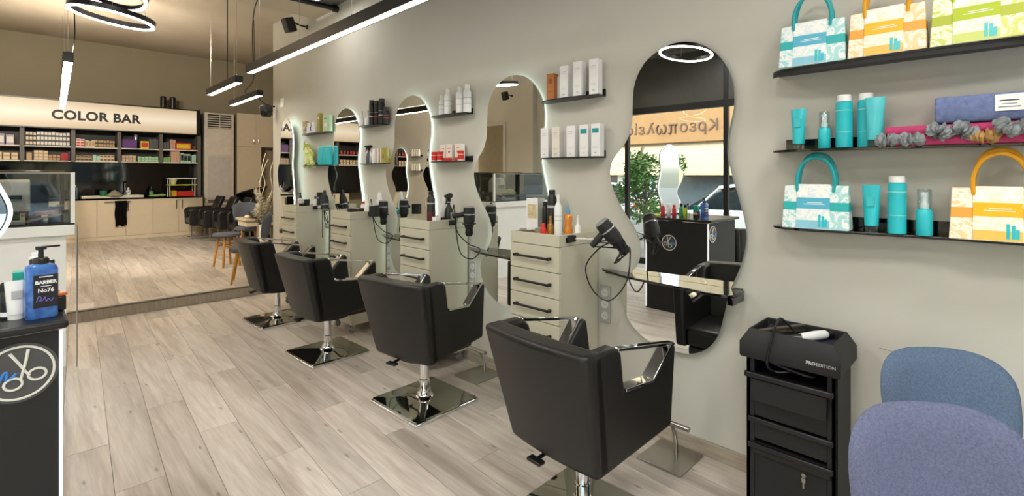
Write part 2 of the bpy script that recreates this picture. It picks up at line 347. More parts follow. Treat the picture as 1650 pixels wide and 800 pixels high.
bar_lamp('long black linear pendant lamp running above the salon chairs along the wall', 1.85, 1.6, 1.85, 5.96, 2.7, .08, .09, (.6, 2.0, 3.0, 4.05),
         [(0, 4.15, .085), (.0, 4.22, .10), (.02, 4.32, .25), (-.02, 4.18, .55), (0, 4.1, .75), (.06, 3.9, .85), (.05, 3.8, .93)], dm=LAMP)
bar_lamp('short black linear pendant on a straight dark cable over the platform', 1.94, 6.62, 1.96, 8.0, 2.7, .085, .085, (.1, 1.3), [(0, .5, .08), (0, .5, .5), (0, .5, 1.14)], dm=LAMPW)
bar_lamp('short black linear pendant hung closest to the wall corner by a curly cable', 2.47, 7.5, 2.51, 8.96, 2.7, .08, .08, (.15, 1.3), [(0, .55, .08), (-.06, .5, .12), (.04, .45, .3), (.02, .35, .7), (0, .3, 1.17)], dm=LAMPW)
bar_lamp('long pale linear pendant seen end-on in front of the color bar sign', .38, 6.5, .58, 11.2, 2.68, .08, .10, (.1, 2.2, 4.5), [(.03, .2, .09), (.05, .1, .3), (.04, .15, .7), (.0, .1, 1.14)])
def spotlight(x, label, aim):  # spotlights added out of view to brighten the back wall and cupboards
    t = thing('added_spotlight', label, 'spotlight', (x, 7.25, 3.84), 0, 'added unseen spotlights')
    G().box(-.16, .16, -.02, .02, -.025, 0).build('track', BLK, t); G().cyl((0, 0, -.02), (0, 0, -.09), .012).build('stem', BLK, t)
    M = Matrix.Translation((0, .0, -.13)) @ Matrix.Rotation(-math.radians(72), 4, 'X')
    G().lathe([(.05, -.10), (.06, -.09), (.06, .09), (.052, .09), (.05, .05), (.001, .04)], 20, M=M @ Matrix.Rotation(PI, 4, 'X')).build('spot_housing', BLK, t)
    ld = bpy.data.lights.new('added_spot_lamp', 'SPOT'); ld.energy = SPOT_W; ld.color = (1, .90, .76); ld.spot_size = math.radians(105); ld.spot_blend = .6; ld.shadow_soft_size = .05
    lo = bpy.data.objects.new('added_spot_lamp', ld); COL.objects.link(lo); lo.parent = t; lo.location = (0, .11, -.165); lo.rotation_euler = (math.radians(72), 0, aim)
spotlight(-.9, 'added unseen spotlight over the platform, nearest the street wall', -.1); spotlight(.3, 'added unseen spotlight over the platform, behind the reception desk', -.42)
def ring_cluster(label, x, y, z, specs):
    t = thing('ring_lamp', label, 'ring lamp', (x, y, z), 0, 'ring pendant lamps')
    G().lathe([(.07, 0), (.07, .03)], 20, (0, 0, 3.59-z)).build('ceiling_rose', WHITE, t)
    for r, c, rx, ry in specs:
        M = Matrix.Translation(c) @ Matrix.Rotation(rx, 4, 'X') @ Matrix.Rotation(ry, 4, 'Y'); n = 48
        def ring(ra, rb, z0, z1):
            v = []; f = []
            for j in range(n):
                cs, sn = math.cos(2*PI*j/n), math.sin(2*PI*j/n); v += [M @ Vector((q*cs, q*sn, zz)) for q, zz in ((ra, z0), (rb, z0), (rb, z1), (ra, z1))]
            for j in range(n):
                for k in range(4): f.append((j*4+k, j*4+(k+1) % 4, (j+1) % n*4+(k+1) % 4, (j+1) % n*4+k))
            return G().add(v, f)
        ring(r-.012, r+.012, .0, .04).build('ring_housing', BLK, t); ring(r-.010, r+.010, -.012, -.001).build('ring_diffuser', RINGL, t)
        for k in range(3):
            p = M @ Vector((r*math.cos(k*2.094+.4), r*math.sin(k*2.094+.4), .04)); G().cyl(p, (p.x*.2, p.y*.2, 3.59-z), .0018, n=5).build('suspension_wire', STEEL, t)
ring_cluster('two tilted glowing rings hung together over the reception desk', .57, 5.16, 2.86, ((.275, Vector((0, 0, .0)), math.radians(4), math.radians(7)), (.24, Vector((-.02, -.05, .20)), math.radians(-14), math.radians(16))))
ring_cluster('glowing ring lamp near the photographer, seen only in the nearest mirror', .28, 2.5, 2.9, ((.27, Vector((0, 0, 0)), math.radians(5), math.radians(-7)),))
ring_cluster('single glowing ring lamp by the street window', -1.5, 4.6, 3.05, ((.3, Vector((0, 0, 0)), math.radians(-4), math.radians(4)),))
def speaker(loc, rz, tilt, label):
    t = thing('wall_speaker', label, 'speaker', loc, rz, 'black wall speakers')
    M = Matrix.Rotation(tilt, 4, 'Y')
    G().box(-.33, -.21, -.058, .058, -.09, .09, M).build('cabinet', BLKM, t, bevel=.012); G().tube([(-.21, 0, -.04), (-.1, 0, -.06), (-.005, 0, -.06)], .012).build('bracket', BLK, t); G().cyl((-.008, 0, -.06), (0, 0, -.06), .03).build('wall_plate', BLK, t)
speaker((XW, 6.60, 3.60), 0.15, -.35, 'small black speaker bracketed high on the mirror wall under the beam')
speaker((-2.5, 7.95, 3.42), PI-.15, -.35, 'small black speaker high on the street side wall, seen in the second mirror')
t = thing('security_camera', 'dark dome camera fixed at the wall end above the tall cupboard', 'camera', (XW-.02, 7.7, 2.53), 0)
G().lathe([(.06, -.10), (.085, -.06), (.085, .0), (.05, .02)], 20, (-.12, 0, 0)).build('dome', BLKG, t); G().lathe([(.088, -.02), (.088, .05), (.05, .08)], 20, (-.12, 0, 0)).build('housing', BLK, t); G().tube([(-.12, 0, .03), (-.05, .02, .06), (0, .0, .06)], .014).build('arm', BLK, t)
G().tube([(-.13, 0, .08), (-.2, .02, .14), (-.22, .0, .2)], .008).build('antenna', BLK, t)
o = bx(-.012, 0, -.06, .06, -.06, .07).build('junction_box', WHITEM, None, (XW-.001, 7.45, 2.62), bevel=.004); tag(o, 'small white junction box on the wall beside the dome camera', 'box')
# ---------------------------------------------------------------- mirrors, ledges, sockets
OUT = [(0, 2.347), (.09, 2.325), (.19, 2.262), (.255, 2.15), (.27, 2.03), (.275, 1.90), (.31, 1.80), (.37, 1.73), (.425, 1.66), (.435, 1.57), (.405, 1.47), (.34, 1.36), (.255, 1.25), (.215, 1.15), (.225, 1.05), (.285, .96), (.34, .88), (.35, .79), (.32, .70), (.25, .62), (.14, .565), (.02, .552),
       (-.10, .56), (-.20, .615), (-.265, .71), (-.295, .83), (-.325, .96), (-.375, 1.08), (-.405, 1.20), (-.405, 1.31), (-.375, 1.44), (-.335, 1.58), (-.312, 1.70), (-.32, 1.82), (-.345, 1.94), (-.345, 2.05), (-.315, 2.15), (-.255, 2.24), (-.17, 2.31), (-.08, 2.342)]
OUTC = [(p[0], p[1]) for p in catmull([(a, b, 0) for a, b in OUT], 3)]
def inset(pts, d):
    k = len(pts); out = []
    for i in range(k):
        a, b = Vector(pts[i-1]), Vector(pts[(i+1) % k]); t = (b-a).normalized(); nrm = Vector((-t.y, t.x)); out.append(Vector(pts[i])+nrm*d)
    return [(p.x, p.y) for p in out]
_ar = sum(OUTC[i-1][0]*OUTC[i][1]-OUTC[i][0]*OUTC[i-1][1] for i in range(len(OUTC)))
SG = 1 if _ar > 0 else -1
def wavy_mirror(label, y, lit, x=XW, side=-1, cat='mirror'):
    t = thing('wavy_mirror', label, cat, (x, y, 0), 0, 'wavy wall mirrors')
    q = side
    G().prism(OUTC, q*.030, q*.036, 'x').build('mirror_glass', MIRROR, t)
    G().prism(inset(OUTC, SG*.0), q*.026, q*.0298, 'x').build('backing', BLKM, t)
    G().prism(inset(OUTC, SG*.05), q*.0, q*.026, 'x').build('spacer', WHITE, t)
    if lit: G().tube([(q*.014, a, b) for a, b in inset(OUTC, SG*.036)], .007, 6, True).build('led_strip', LED, t)
    return t
wavy_mirror('large unlit wavy mirror reflecting the street, nearest on the wall', 1.392, False)
wavy_mirror('backlit wavy mirror behind the nearest drawer cabinet', 2.739, True)
wavy_mirror('backlit wavy mirror between the white bottles and the black spray cans', 4.13, True)
wavy_mirror('wavy mirror between the black spray cans and the green cartons', 5.474, True)
wavy_mirror('farthest wavy mirror with glowing rim reflecting the color bar sign', 7.1, True, XW-.055).rotation_euler = (0, 0, -.122)
wavy_mirror('backlit wavy mirror on the opposite wall beside the bottle shelves', 10.9, True, -2.5, 1)
wavy_mirror('backlit wavy mirror on the opposite wall nearest the color bar', 12.5, True, -2.5, 1)
def ledge(label, y, z=.97):
    t = thing('mirror_ledge', label, 'shelf', (XW, y, z), 0, 'black curved ledges under the mirrors')
    front = [(-.037, .50), (-.075, .45), (-.15, .26), (-.18, .06), (-.195, -.12), (-.215, -.30), (-.20, -.385), (-.14, -.40)]
    pts = [(p.x, p.y) for p in catmull([(a, b, 0) for a, b in front], 5, False)]+[(-.037, -.40)]
    G().prism(pts, -.014, 0).build('ledge_top', BLKG, t, bevel=.003)
    G().box(-.19, -.037, -.40, -.37, -.055, -.014).build('end_lip', BLKG, t, bevel=.004); G().box(-.037, -.002, .42, .47, -.03, -.014).box(-.037, -.002, -.38, -.34, -.03, 0).build('bracket', BLK, t)
for y, w in ((1.392, 'nearest unlit'), (2.739, 'second'), (4.13, 'third'), (5.474, 'fourth')):
    ledge('black glossy curved ledge across the %s wavy mirror' % w, y)
def socket(label, y):
    t = thing('socket_strip', label, 'socket', (XW-.001, y, .61), 0, 'grey socket strips beside the mirrors')
    bx(-.012, 0, -.04, .04, 0, .24).build('plate', mat('socket_grey', 'b3b3b0', .35, .3), t, bevel=.003)
    for k in range(3):
        s = G().lathe([(.026, 0), (.026, .004), (.021, .005), (.019, .001)], 20, M=Matrix.Translation((-.012, 0, .045+k*.075)) @ Matrix.Rotation(-PI/2, 4, 'Y')).build('outlet', mat('socket_inner', 'd2d2cf', .35), t)
        G().cyl((-.0125, -.008, .045+k*.075), (-.0155, -.008, .045+k*.075), .0025, n=6).cyl((-.0125, .008, .045+k*.075), (-.0155, .008, .045+k*.075), .0025, n=6).build('pin_holes', BLK, s)
for y, w in ((1.885, 'below the nearest hair dryer'), (3.22, 'behind the third salon chair in from the platform'), (4.56, 'beside the second cabinet from the platform'), (5.86, 'beside the cabinet nearest the platform')):
    socket('grey triple socket strip on the wall '+w, y)

# ---------------------------------------------------------------- shelves on the mirror wall
def wall_shelf(label, y, z, n=.5, d=.125, x=XW, side=-1):
    t = thing('wall_shelf', label, 'shelf', (x, y, z), 0, 'small black shelves between the mirrors')
    q = side
    fr = [(q*.03, n), (q*.075, n*.97), (q*(d-.012), n*.82), (q*d, n*.6), (q*(d-.004), n*.35), (q*(d-.025), n*.12), (q*(d-.04), 0)]
    pts = [(p.x, p.y) for p in catmull([(a, b, 0) for a, b in fr], 4, False)]+[(0, 0), (0, n)]
    G().prism(pts, -.008, 0).build('board', BLK, t)
    a, b = sorted((0, q*.006)); bx(a, b, 0, n*.85, 0, .042).build('back_lip', BLK, t)
    return t
Z1, Z2 = 2.105, 1.70
SH = [(1.885, 'nearest'), (3.225, 'second'), (4.56, 'third'), (5.86, 'fourth')]
for k, (y, w) in enumerate(SH):
    nl = .52 if k < 3 else .74
    wall_shelf('small black upper shelf of the %s pair between the mirrors' % w, y, Z1, nl); wall_shelf('small black lower shelf of the %s pair between the mirrors' % w, y, Z2, nl)
for z, w in ((2.09, 'upper'), (1.69, 'lower')): wall_shelf('small black %s shelf on the opposite wall between two lit mirrors' % w, 11.42, z, .52, .125, -2.5, 1)
LS = ((2.088, 'top'), (1.70, 'middle'), (1.33, 'bottom'))
for z, w in LS:
    t = thing('long_wall_shelf', 'long black %s shelf for gift bags on the near wall' % w, 'shelf', (XW, 0, z), 0, 'long black shelves on the near wall')
    ph = {'top': 0, 'middle': 1.2, 'bottom': 2.6}[w]
    fr = [(-.09-.0, .835), (-.125, .80)]+[(-.15-.028*math.sin(ph+i*.55), .70-i*.13) for i in range(11)]
    pts = [(p.x, p.y) for p in catmull([(a, b, 0) for a, b in fr], 4, False)]+[(0, fr[-1][1]), (0, .835)]
    G().prism(pts, -.012, 0).build('board', BLKG if w != 'top' else BLK, t, bevel=.002); bx(-.006, 0, -.6, .80, 0, .055).build('back_lip', BLKG, t)
    if w == 'top': G().prism(pts[:-2]+[(p[0]+.008, p[1]) for p in reversed(pts[:-2])], -.03, -.012).build('front_edge', BLKM, t)

# ---------------------------------------------------------------- drawer cabinets
def cabinet():
    t = thing('drawer_cabinet', 'x', 'cabinet', (0, 0, 0))            # origin: floor, near right corner against the wall
    D, W, H = .40, .42, 1.21
    bx(-D+.018, 0, 0, W, .09, 1.135).build('carcass', CAB, t, bevel=.002)
    G().box(-D, 0, 0, .016, 1.137, H).box(-D, 0, W-.016, W, 1.137, H).box(-D, -D+.016, .016, W-.016, 1.137, H).box(-.016, 0, .016, W-.016, 1.137, H).box(-D+.016, -.016, .016, W-.016, 1.137, 1.175).build('top_tray', CAB, t, bevel=.002)
    for k in range(6):
        z1 = 1.133-k*.160; z0 = z1-.155+(.0 if k < 5 else -.0)
        d = bx(-D, -D+.018, .001, W-.001, z0, z1).build('drawer', CAB, t, bevel=.002)
        zc = z0+.083
        G().box(-D-.036, -D-.022, .055, W-.055, zc-.007, zc+.007).build('handle', BLKM, d, bevel=.003)
        G().box(-D-.036, -D, .06, .078, zc-.009, zc+.009).box(-D-.036, -D, W-.078, W-.06, zc-.009, zc+.009).build('handle_foot', BLKM, d, bevel=.003)
    bx(-D+.03, -.01, .01, W-.01, .10, .14).build('plinth', CAB, t)
    for x in (-D+.05, -.05):
        for y in (.05, W-.05):
            G().cyl((x, y-.012, .03), (x, y+.012, .03), .029, n=16).build('castor', GREYP, t); 
            G().box(x-.02, x+.02, y-.018, y-.013, .03, .09).box(x-.02, x+.02, y+.013, y+.018, .03, .09).box(x-.02, x+.02, y-.013, y+.013, .08, .09).build('castor_fork', STEEL, t)
    return t
CY = [1.94, 3.28, 4.60, 5.92]
c0 = cabinet(); c0.location = (XW-.015, CY[0], 0)
tag(c0, 'grey-green drawer cabinet nearest the camera with jars and spray cans on top', group='drawer cabinets between the mirrors')
for y, w in zip(CY[1:], ('grey-green drawer cabinet with black trigger spray and a black can on top', 'grey-green drawer cabinet with a teal clipper stand and looped black cord', 'grey-green drawer cabinet nearest the platform with black pots on top')):
    dup(c0, (XW-.015, y, 0), label=w)

# ---------------------------------------------------------------- salon chairs
def salon_chair():
    t = thing('salon_chair', 'x', 'chair')
    def w_at(z): return .255+(z-.36)/.54*.05
    def bow(s): return .045*(1-s*s)
    zt = lambda s: .906-.008*(s*s)
    def outer(s, v): z = .357+(zt(s)-.357)*v; return (-.212-.135*v-bow(s)*(.5+.5*v), s*(w_at(z)), z)
    def inner(s, v): z = .357+(zt(s)-.357)*v; return (-.115-.118*v-bow(s)*(.4+.4*v), s*(w_at(z)-.0), z)
    G().panel(outer, inner, 14, 10).build('backrest', LEATH, t, bevel=.026, seg=3, angle=60)
    side = [(-.20, .36), (.335, .405), (.335, .43), (.31, .80), (.275, .81), (.135, .672), (-.07, .69), (-.115, .86), (-.145, .893), (-.30, .893)]
    for s in (-1, 1):
        def f(p, s=s): return (p.x, s*(w_at(p.z)-.045+p.y), p.z)
        G().prism(side, -.025, .045, 'y', f).build('arm', LEATH, t, bevel=.016, seg=3, angle=60)
        def g(p, s=s): return (p.x, s*(w_at(p.z)-.036+p.y), p.z)
        n1 = [(-.068, .689), (.136, .671), (.274, .807)]; n2 = [(.262, .817), (.131, .686), (-.072, .703)]
        G().prism(n1+n2, -.018, .04, 'y', g).build('notch_trim', CHROME, t, bevel=.002)
        G().prism([(-.135, .872), (.30, .797), (.312, .80), (.30, .812), (-.13, .886)], -.004, .03, 'y', g).build('arm_rail', CHROME, t, bevel=.002)
    G().box(-.16, .31, -.215, .215, .40, .53).build('seat', LEATH, t, bevel=.035, seg=3, angle=60)
    G().box(-.15, .29, -.19, .19, .345, .40).build('under_frame', BLKM, t, bevel=.01)
    G().lathe([(.19, .335), (.19, .347)], 24).build('swivel_plate', BLK, t)
    G().lathe([(.036, .075), (.036, .16), (.032, .165), (.032, .335)], 24).build('column', CHROME, t)
    G().lathe([(.11, .034), (.07, .045), (.05, .062), (.044, .09), (.044, .095)], 24).build('column_collar', CHROME, t)
    def sq(h, r):
        P = []
        for cx, cy, a in ((h-r, h-r, 0), (-h+r, h-r, 90), (-h+r, -h+r, 180), (h-r, -h+r, 270)):
            P += [(cx+r*math.cos(math.radians(a+k*22.5)), cy+r*math.sin(math.radians(a+k*22.5))) for k in range(5)]
        return P
    G().prism(sq(.27, .02), 0, .02).build('base_plate', CHROME, t, bevel=.006)
    k = len(sq(.26, .02)); rings = [(.262, .02, .020), (.258, .02, .030), (.12, .02, .044), (.05, .03, .050)]
    G().add([(x, y, z) for h, r, z in rings for x, y in sq(h, r)], [(i*k+j, i*k+(j+1) % k, (i+1)*k+(j+1) % k, (i+1)*k+j) for i in range(3) for j in range(k)]+[tuple(range(k)), tuple(range(3*k, 4*k))]).build('base_cover', mat('smoky_chrome', 'a3a29c', .04, 1, var=.02), t, angle=25)
    G().tube([(-.10, .05, .345), (-.18, .06, .338), (-.24, .06, .332)], .009).build('pump_lever', BLK, t); G().box(-.265, -.225, .02, .10, .322, .337).build('pedal', BLK, t, bevel=.005)
    return t
s0 = salon_chair(); G_SC = 'black leather salon chairs facing the mirrors'
s0.location = (1.859, 1.398, 0); s0.rotation_euler = (0, 0, -.051); tag(s0, 'largest black leather salon chair in the foreground facing the unlit mirror', group=G_SC)
for x, y, a, w in ((2.027, 2.888, .20, 'second nearest black leather salon chair, its whole square chrome base in view'), (1.97, 4.28, .03, 'third black leather salon chair, in front of the lit mirror past the white bottles'), (2.03, 5.64, -.06, 'smallest black leather salon chair, beside the platform step')):
    dup(s0, (x, y, 0), a, w, G_SC)
dup(s0, (-1.40, 2.65, 0), -2.9, 'black leather salon chair by the street window, seen in the nearest mirror', 'black leather salon chairs by the window')
# the base of a chair stays square to the wall when its seat is turned
for ch in [o for o in COL.objects if o.get('group') == G_SC]:
    for k in KIDS(ch):
        if k.name.startswith(('base_plate', 'base_cover')): k.rotation_euler = (0, 0, -ch.rotation_euler[2]+.03)
def footrest(label, y):
    t = thing('footrest', label, 'footrest', (0, y, 0), 0, 'steel footrests under the mirrors')
    pl = [(2.46, .13), (2.73, .13), (2.735, .125), (2.735, -.125), (2.73, -.13), (2.46, -.13), (2.455, -.125), (2.455, .125)]
    G().prism(pl, 0, .009).build('foot_plate', STEEL, t, bevel=.002)
    G().tube(catmull([(2.66, 0, .009), (2.655, 0, .09), (2.62, 0, .165), (2.57, 0, .21)], 5, False), .012, 10).build('stem', STEEL, t)
    G().cyl((2.555, -.13, .215), (2.555, .13, .215), .014).build('foot_bar', STEEL, t)
for y, w in ((1.345, 'nearest'), (2.97, 'second nearest'), (4.13, 'third'), (5.474, 'fourth')): footrest('low steel footrest on a plate below the %s mirror' % w, y)
# ---------------------------------------------------------------- packs and bottles
def carton(label, loc, w, d, h, m, rz=0, group=None, patch=None, name='carton'):
    if patch:
        t = thing(name, label, 'box', loc, rz, group); bx(-d/2, d/2, -w/2, w/2, 0, h).build('carton_body', m, t, bevel=.0012)
        for k, (pm, z0, z1, wf) in enumerate(patch): bx(-d/2-.0006, -d/2+.002, -w/2*wf, w/2*wf, h*z0, h*z1).build('print_patch', pm, t)
        return t
    return tag(bx(-d/2, d/2, -w/2, w/2, 0, h).build(name, m, None, loc, (0, 0, rz), bevel=.0012), label, 'box', group)
def bottle(label, loc, r, h, m, cap, caph=.03, group=None, neck=.8, lab=None, name='bottle', cat='bottle', capr=None, shoulder=.02, rz=0):
    t = thing(name, label, cat, loc, rz, group); b = h-caph; capr = capr or r*neck
    G().lathe([(r*.9, 0), (r, .004), (r, b-shoulder), (max(capr*.95, r*.5), b-.002), (capr*.9, b)], 20).build('bottle_body', m, t)
    G().lathe([(capr, b), (capr, b+caph-.003), (capr*.86, b+caph)], 18).build('cap', cap, t)
    if lab:
        for lm, z0, z1 in lab: G().lathe([(r+.0006, h*z0), (r+.0006, h*z1)], 20).build('label_band', lm, t)
    return t
def pump(label, loc, r, h, m, cap, group=None, over=None, name='pump_bottle'):
    t = thing(name, label, 'bottle', loc, 0, group); b = h*.62
    G().lathe([(r*.92, 0), (r, .004), (r, b-.012), (r*.7, b)], 20).build('bottle_body', m, t)
    G().lathe([(r*.55, b), (r*.55, b+h*.12), (r*.42, b+h*.13), (r*.42, h)], 16).build('spray_head', cap, t); G().cyl((-.0, 0, h*.92), (-r*.7, 0, h*.92), r*.14, n=8).build('nozzle', cap, t)
    if over: G().lathe([(r*.85, b), (r*.85, h+.01), (r*.8, h+.012)], 18).build('clear_cap', over, t)
    return t
def tube_pack(label, loc, r, h, m, cap, group=None, rz=0, lab=None):
    t = thing('cream_tube', label, 'tube', loc, rz, group); n = 20; v = []; f = []; L = 7
    for i in range(L):
        q = i/(L-1); a = r*(.92+.28*q); c = r*.92*(1-q)**.8+.002
        v += [(c*math.cos(2*PI*j/n), a*math.sin(2*PI*j/n), h*.14+h*.86*q) for j in range(n)]
    f = [(i*n+j, i*n+(j+1) % n, (i+1)*n+(j+1) % n, (i+1)*n+j) for i in range(L-1) for j in range(n)]+[tuple(range(n)), tuple(range((L-1)*n, L*n))]
    G().add(v, f).build('tube_body', m, t); G().lathe([(r*.88, 0), (r*.9, h*.14)], 20).build('cap', cap, t)
    if lab: bx(-r*.8, -r*.55, -r*.5, r*.5, h*.55, h*.75).build('print_patch', lab, t)
    return t
def trigger(label, loc, r, h, m, m2, rz=0):
    t = thing('trigger_spray', label, 'spray bottle', loc, rz); b = h*.6
    G().lathe([(r*.95, 0), (r, .005), (r, b*.6), (r*.75, b*.85), (r*.35, b), (r*.35, b+.02)], 18).build('bottle_body', m, t)
    G().prism([(-.055, h*.93), (-.05, h*.86), (-.012, h*.83), (-.012, h*.72), (.012, h*.70), (.018, h*.82), (.045, h*.86), (.045, h*.97), (.02, h)], -.012, .012, 'y').build('spray_head', m2, t, bevel=.004)
    G().prism([(-.030, h*.85), (-.022, h*.85), (-.028, h*.70), (-.040, h*.62), (-.046, h*.63), (-.034, h*.72)], -.008, .008, 'y').build('trigger_lever', m2, t, bevel=.003); return t
W_ = mat('carton_white', 'efeff0', .45, var=.02); W2 = mat('carton_cream', 'e9e2d8', .5); GR = mat('carton_shade', 'd3d5d6', .5)
BROWN = mat('carton_copper', 'b8713c', .4); OLIVE = mat('carton_olive', 'a99c4e', .5); MINT = mat('carton_mint', 'b9d3b2', .5); TAN = mat('carton_tan', 'c3ab84', .55)
BLUEC = mat('blue_print', '2c4f9e', .45); AMBER = mat('amber_liquid', 'a9711c', .15, coat=.5); ORL = mat('orange_liquid', 'd9852a', .15, coat=.5); SILV = mat('silver_plastic', 'b9bcc0', .25, .6)
CLEAR = glass('clear_plastic', 'eef6f8', .10)
LINES = [(PRINT, .80, .815, .5), (PRINT, .75, .757, .65), (PRINT, .30, .306, .6), (PRINT, .26, .266, .6), (PRINT, .10, .13, .25)]
TLAB = [(TEALD, .72, .86, .75)]+LINES[2:]
sx = 2.68
# nearest pair of small shelves
g = 'cartons on the nearest pair of shelves'
z = Z1+.0005
carton('copper brown carton at the end of the nearest upper shelf', (sx+.01, along(890, sx+.01), z), .062, .055, .185, BROWN, .12, g, [(mat('copper_print', '8f5428', .5), .62, .8, .5), (mat('copper_print', '8f5428', .5), .3, .33, .6)])
carton('white carton half hidden behind the copper brown carton', (sx+.043, along(900, sx+.043), z), .05, .03, .165, W_, 0, g)
for px, w, h in ((912, 'beside the copper brown carton', .222), (934, 'in the middle of the nearest upper shelf', .232), (960, 'standing alone at the lip end of the nearest upper shelf', .228)):
    carton('tall white carton '+w, (sx+.015, along(px, sx+.015), z), .066, .06, h, W_, .1, g, LINES)
carton('white carton tucked behind the two middle cartons of the nearest upper shelf', (sx+.05, along(921, sx+.05), z), .05, .028, .20, GR, 0, g)
z = Z2+.0005
for px, w, p, m in ((881, 'plain white carton at the mirror end of the nearest lower shelf', LINES, W_), (899, 'cream white carton second from the mirror on the nearest lower shelf', LINES, W2), (923, 'broad white carton in the middle of the nearest lower shelf', LINES, W_), (944, 'white carton with teal label beside the broad white carton', TLAB, W_), (963, 'white carton with teal label at the lip end of the shelf', TLAB, W_)):
    carton(w, (sx+.015, along(px, sx+.015), z), .064, .06, .212, m, .1, g, p)
carton('grey white carton tucked behind the plain cartons of the nearest lower shelf', (sx+.051, along(910, sx+.051), z), .05, .026, .205, GR, 0, g)
# second pair
z = Z1+.0005
for px, x, h, w in ((713, 2.72, .19, 'shorter white bottle at the mirror end of the second upper shelf'), (722, 2.68, .225, 'tall white bottle beside the shorter one on the second upper shelf'), (741, 2.68, .225, 'tall white bottle third along the second upper shelf'), (753, 2.70, .235, 'tall white bottle at the lip end of the second upper shelf')):
    bottle(w, (x, along(px, x), z), .034, h, W_, WHITE, .035, 'white bottles on the second upper shelf', .62, [(PRINT, .3, .315), (PRINT, .5, .53)], shoulder=.03)
z = Z2+.0005
for px, w in ((700, 'red capped jar at the mirror end of the second lower shelf'), (709, 'red capped jar beside the white and red cartons'), (742.5, 'red capped jar in front of the last white and red carton')):
    x = 2.665; bottle(w, (x, along(px, x), z), .026, .085, W2, RED, .03, 'red jars on the second lower shelf', 1.02, [(RED, .12, .58)], name='jar', cat='jar', shoulder=.004)
for px, w in ((717, 'white carton with red base beside the small red jars'), (727, 'white carton with red base in the middle of the second lower shelf'), (741, 'white carton with red base behind a red jar')):
    x = 2.705; carton(w, (x, along(px, x), z), .072, .05, .145, W2, .1, 'white and red cartons on the second lower shelf', [(RED, 0, .2, 1), (RED, .5, .6, .3), (RED, .75, .78, .5)])
# third pair
z = Z1+.0005
for px, w in ((583, 'white nozzle bottle at the mirror end of the third upper shelf'), (592.5, 'white nozzle bottle next to the black spray cans')):
    bottle(w, (2.68, along(px, 2.68), z), .033, .17, W_, WHITE, .075, 'white nozzle bottles', .30, shoulder=.03)
for px, x, h, w in ((599.5, 2.69, .265, 'tall black spray can next to the white nozzle bottles'), (607.5, 2.715, .255, 'tall black spray can in the middle of the three'), (615, 2.69, .262, 'tall black spray can closest to the shelf lip'), (622.5, 2.71, .17, 'short black spray can at the shelf lip')):
    bottle(w, (x, along(px, x), z), .032, h, BLK, mat('can_cap', '3a3632', .4), .04, 'black spray cans on the third upper shelf', .96, [(RED if h < .26 else PRINT, .32, .36), (PRINT, .5, .51)])
z = Z2+.0005
trigger('dark trigger spray at the mirror end of the third lower shelf', (2.69, along(594, 2.69), z), .028, .20, mat('smoke_bottle', '54555c', .2), BLK, .2)
for px, w, m, h in ((598.5, 'silver white bottle beside the dark trigger spray', SILV, .115), (603, 'white bottle in the middle of the third lower shelf', W_, .15)):
    bottle(w, (2.675, along(px, 2.675), z), .024, h, m, WHITE, .02, None, .8)
for px, w, m in ((609, 'white and brown narrow carton on the third lower shelf', W2), (614.5, 'cream carton with dark edge on the third lower shelf', W2), (620.5, 'olive green carton at the lip end of the third lower shelf', OLIVE)):
    carton(w, (2.70, along(px, 2.70), z), .058, .05, .155, m, .1, 'cartons on the third lower shelf', [(mat('brown_edge', '4b3f35', .5), .0, 1, .25)] if m is not OLIVE else [(mat('olive_dark', '8c8038', .5), .3, .6, .6)])
# fourth pair
z = Z1+.0005
carton('pale tan carton at the mirror end of the fourth upper shelf', (2.70, along(493, 2.70), z), .07, .05, .17, TAN, .1, None, [(W2, .4, .6, .5)])
for px, w in ((498.5, 'white round jar with blue letter, mirror side'), (506, 'white round jar with blue letter beside the tall olive carton')):
    t = bottle(w, (2.675, along(px, 2.675), z), .044, .135, W_, WHITE, .045, 'white jars with a blue letter', .62, [(W_, .1, .6)]); text('K', .06, BLUEC, t, (-.046, 0, .05), FACE_X, depth=.002, bold=.002)
carton('tall olive carton between the blue lettered jars and the mint carton', (2.70, along(516, 2.70), z), .055, .05, .24, OLIVE, .1, None, [(W2, .7, .8, .5)])
carton('pale mint green carton at the lip end of the fourth upper shelf', (2.70, along(528, 2.70), z), .12, .06, .20, MINT, .1, None, [(GREEN, .75, .8, .5), (W2, .3, .5, .6)])
z = Z2+.0005
for px, w in ((517.5, 'teal bottle next to the floral pouch'), (524, 'teal bottle in the middle of the fourth lower shelf'), (530.5, 'teal bottle at the lip end of the fourth lower shelf')):
    bottle(w, (2.69, along(px, 2.69), z), .040, .235, TEAL, mat('teal_light', '8fd6dc', .35), .02, 'teal bottles on the fourth lower shelf', .85)
t = thing('floral_pouch', 'crumpled lime green floral pouch slumped on the fourth lower shelf', 'bag', (2.69, along(499, 2.69), z), 0)
FLIME = floral('lime_floral', 'e6ebb0', 'a8bb2e', 'c9d24c', .6, .7)
def pouch(s, v, q): 
    r = 1-.45*v; a = .05*math.sin(7*s+5*v)+.03*math.sin(13*v+4*s); return (q*(.035*(1-s*s)*(1-v)**.6+.008)+.01*math.sin(9*v+3*s), -.15*s*r+.10*v*v+a*.35, .25*v+.03*math.sin(5*s+2))
G().panel(lambda s, v: pouch(s, v, -1), lambda s, v: pouch(s, v, 1), 18, 14).build('pouch_body', FLIME, t, loc=(0, 0, -.0)); 
G().tube(catmull([(0, .06, .18), (-.02, .10, .27), (-.01, .14, .30), (0, .16, .25), (0, .13, .2)], 5, False), .008).build('handle', mat('lime_cord', 'c2cf3a', .5), t)
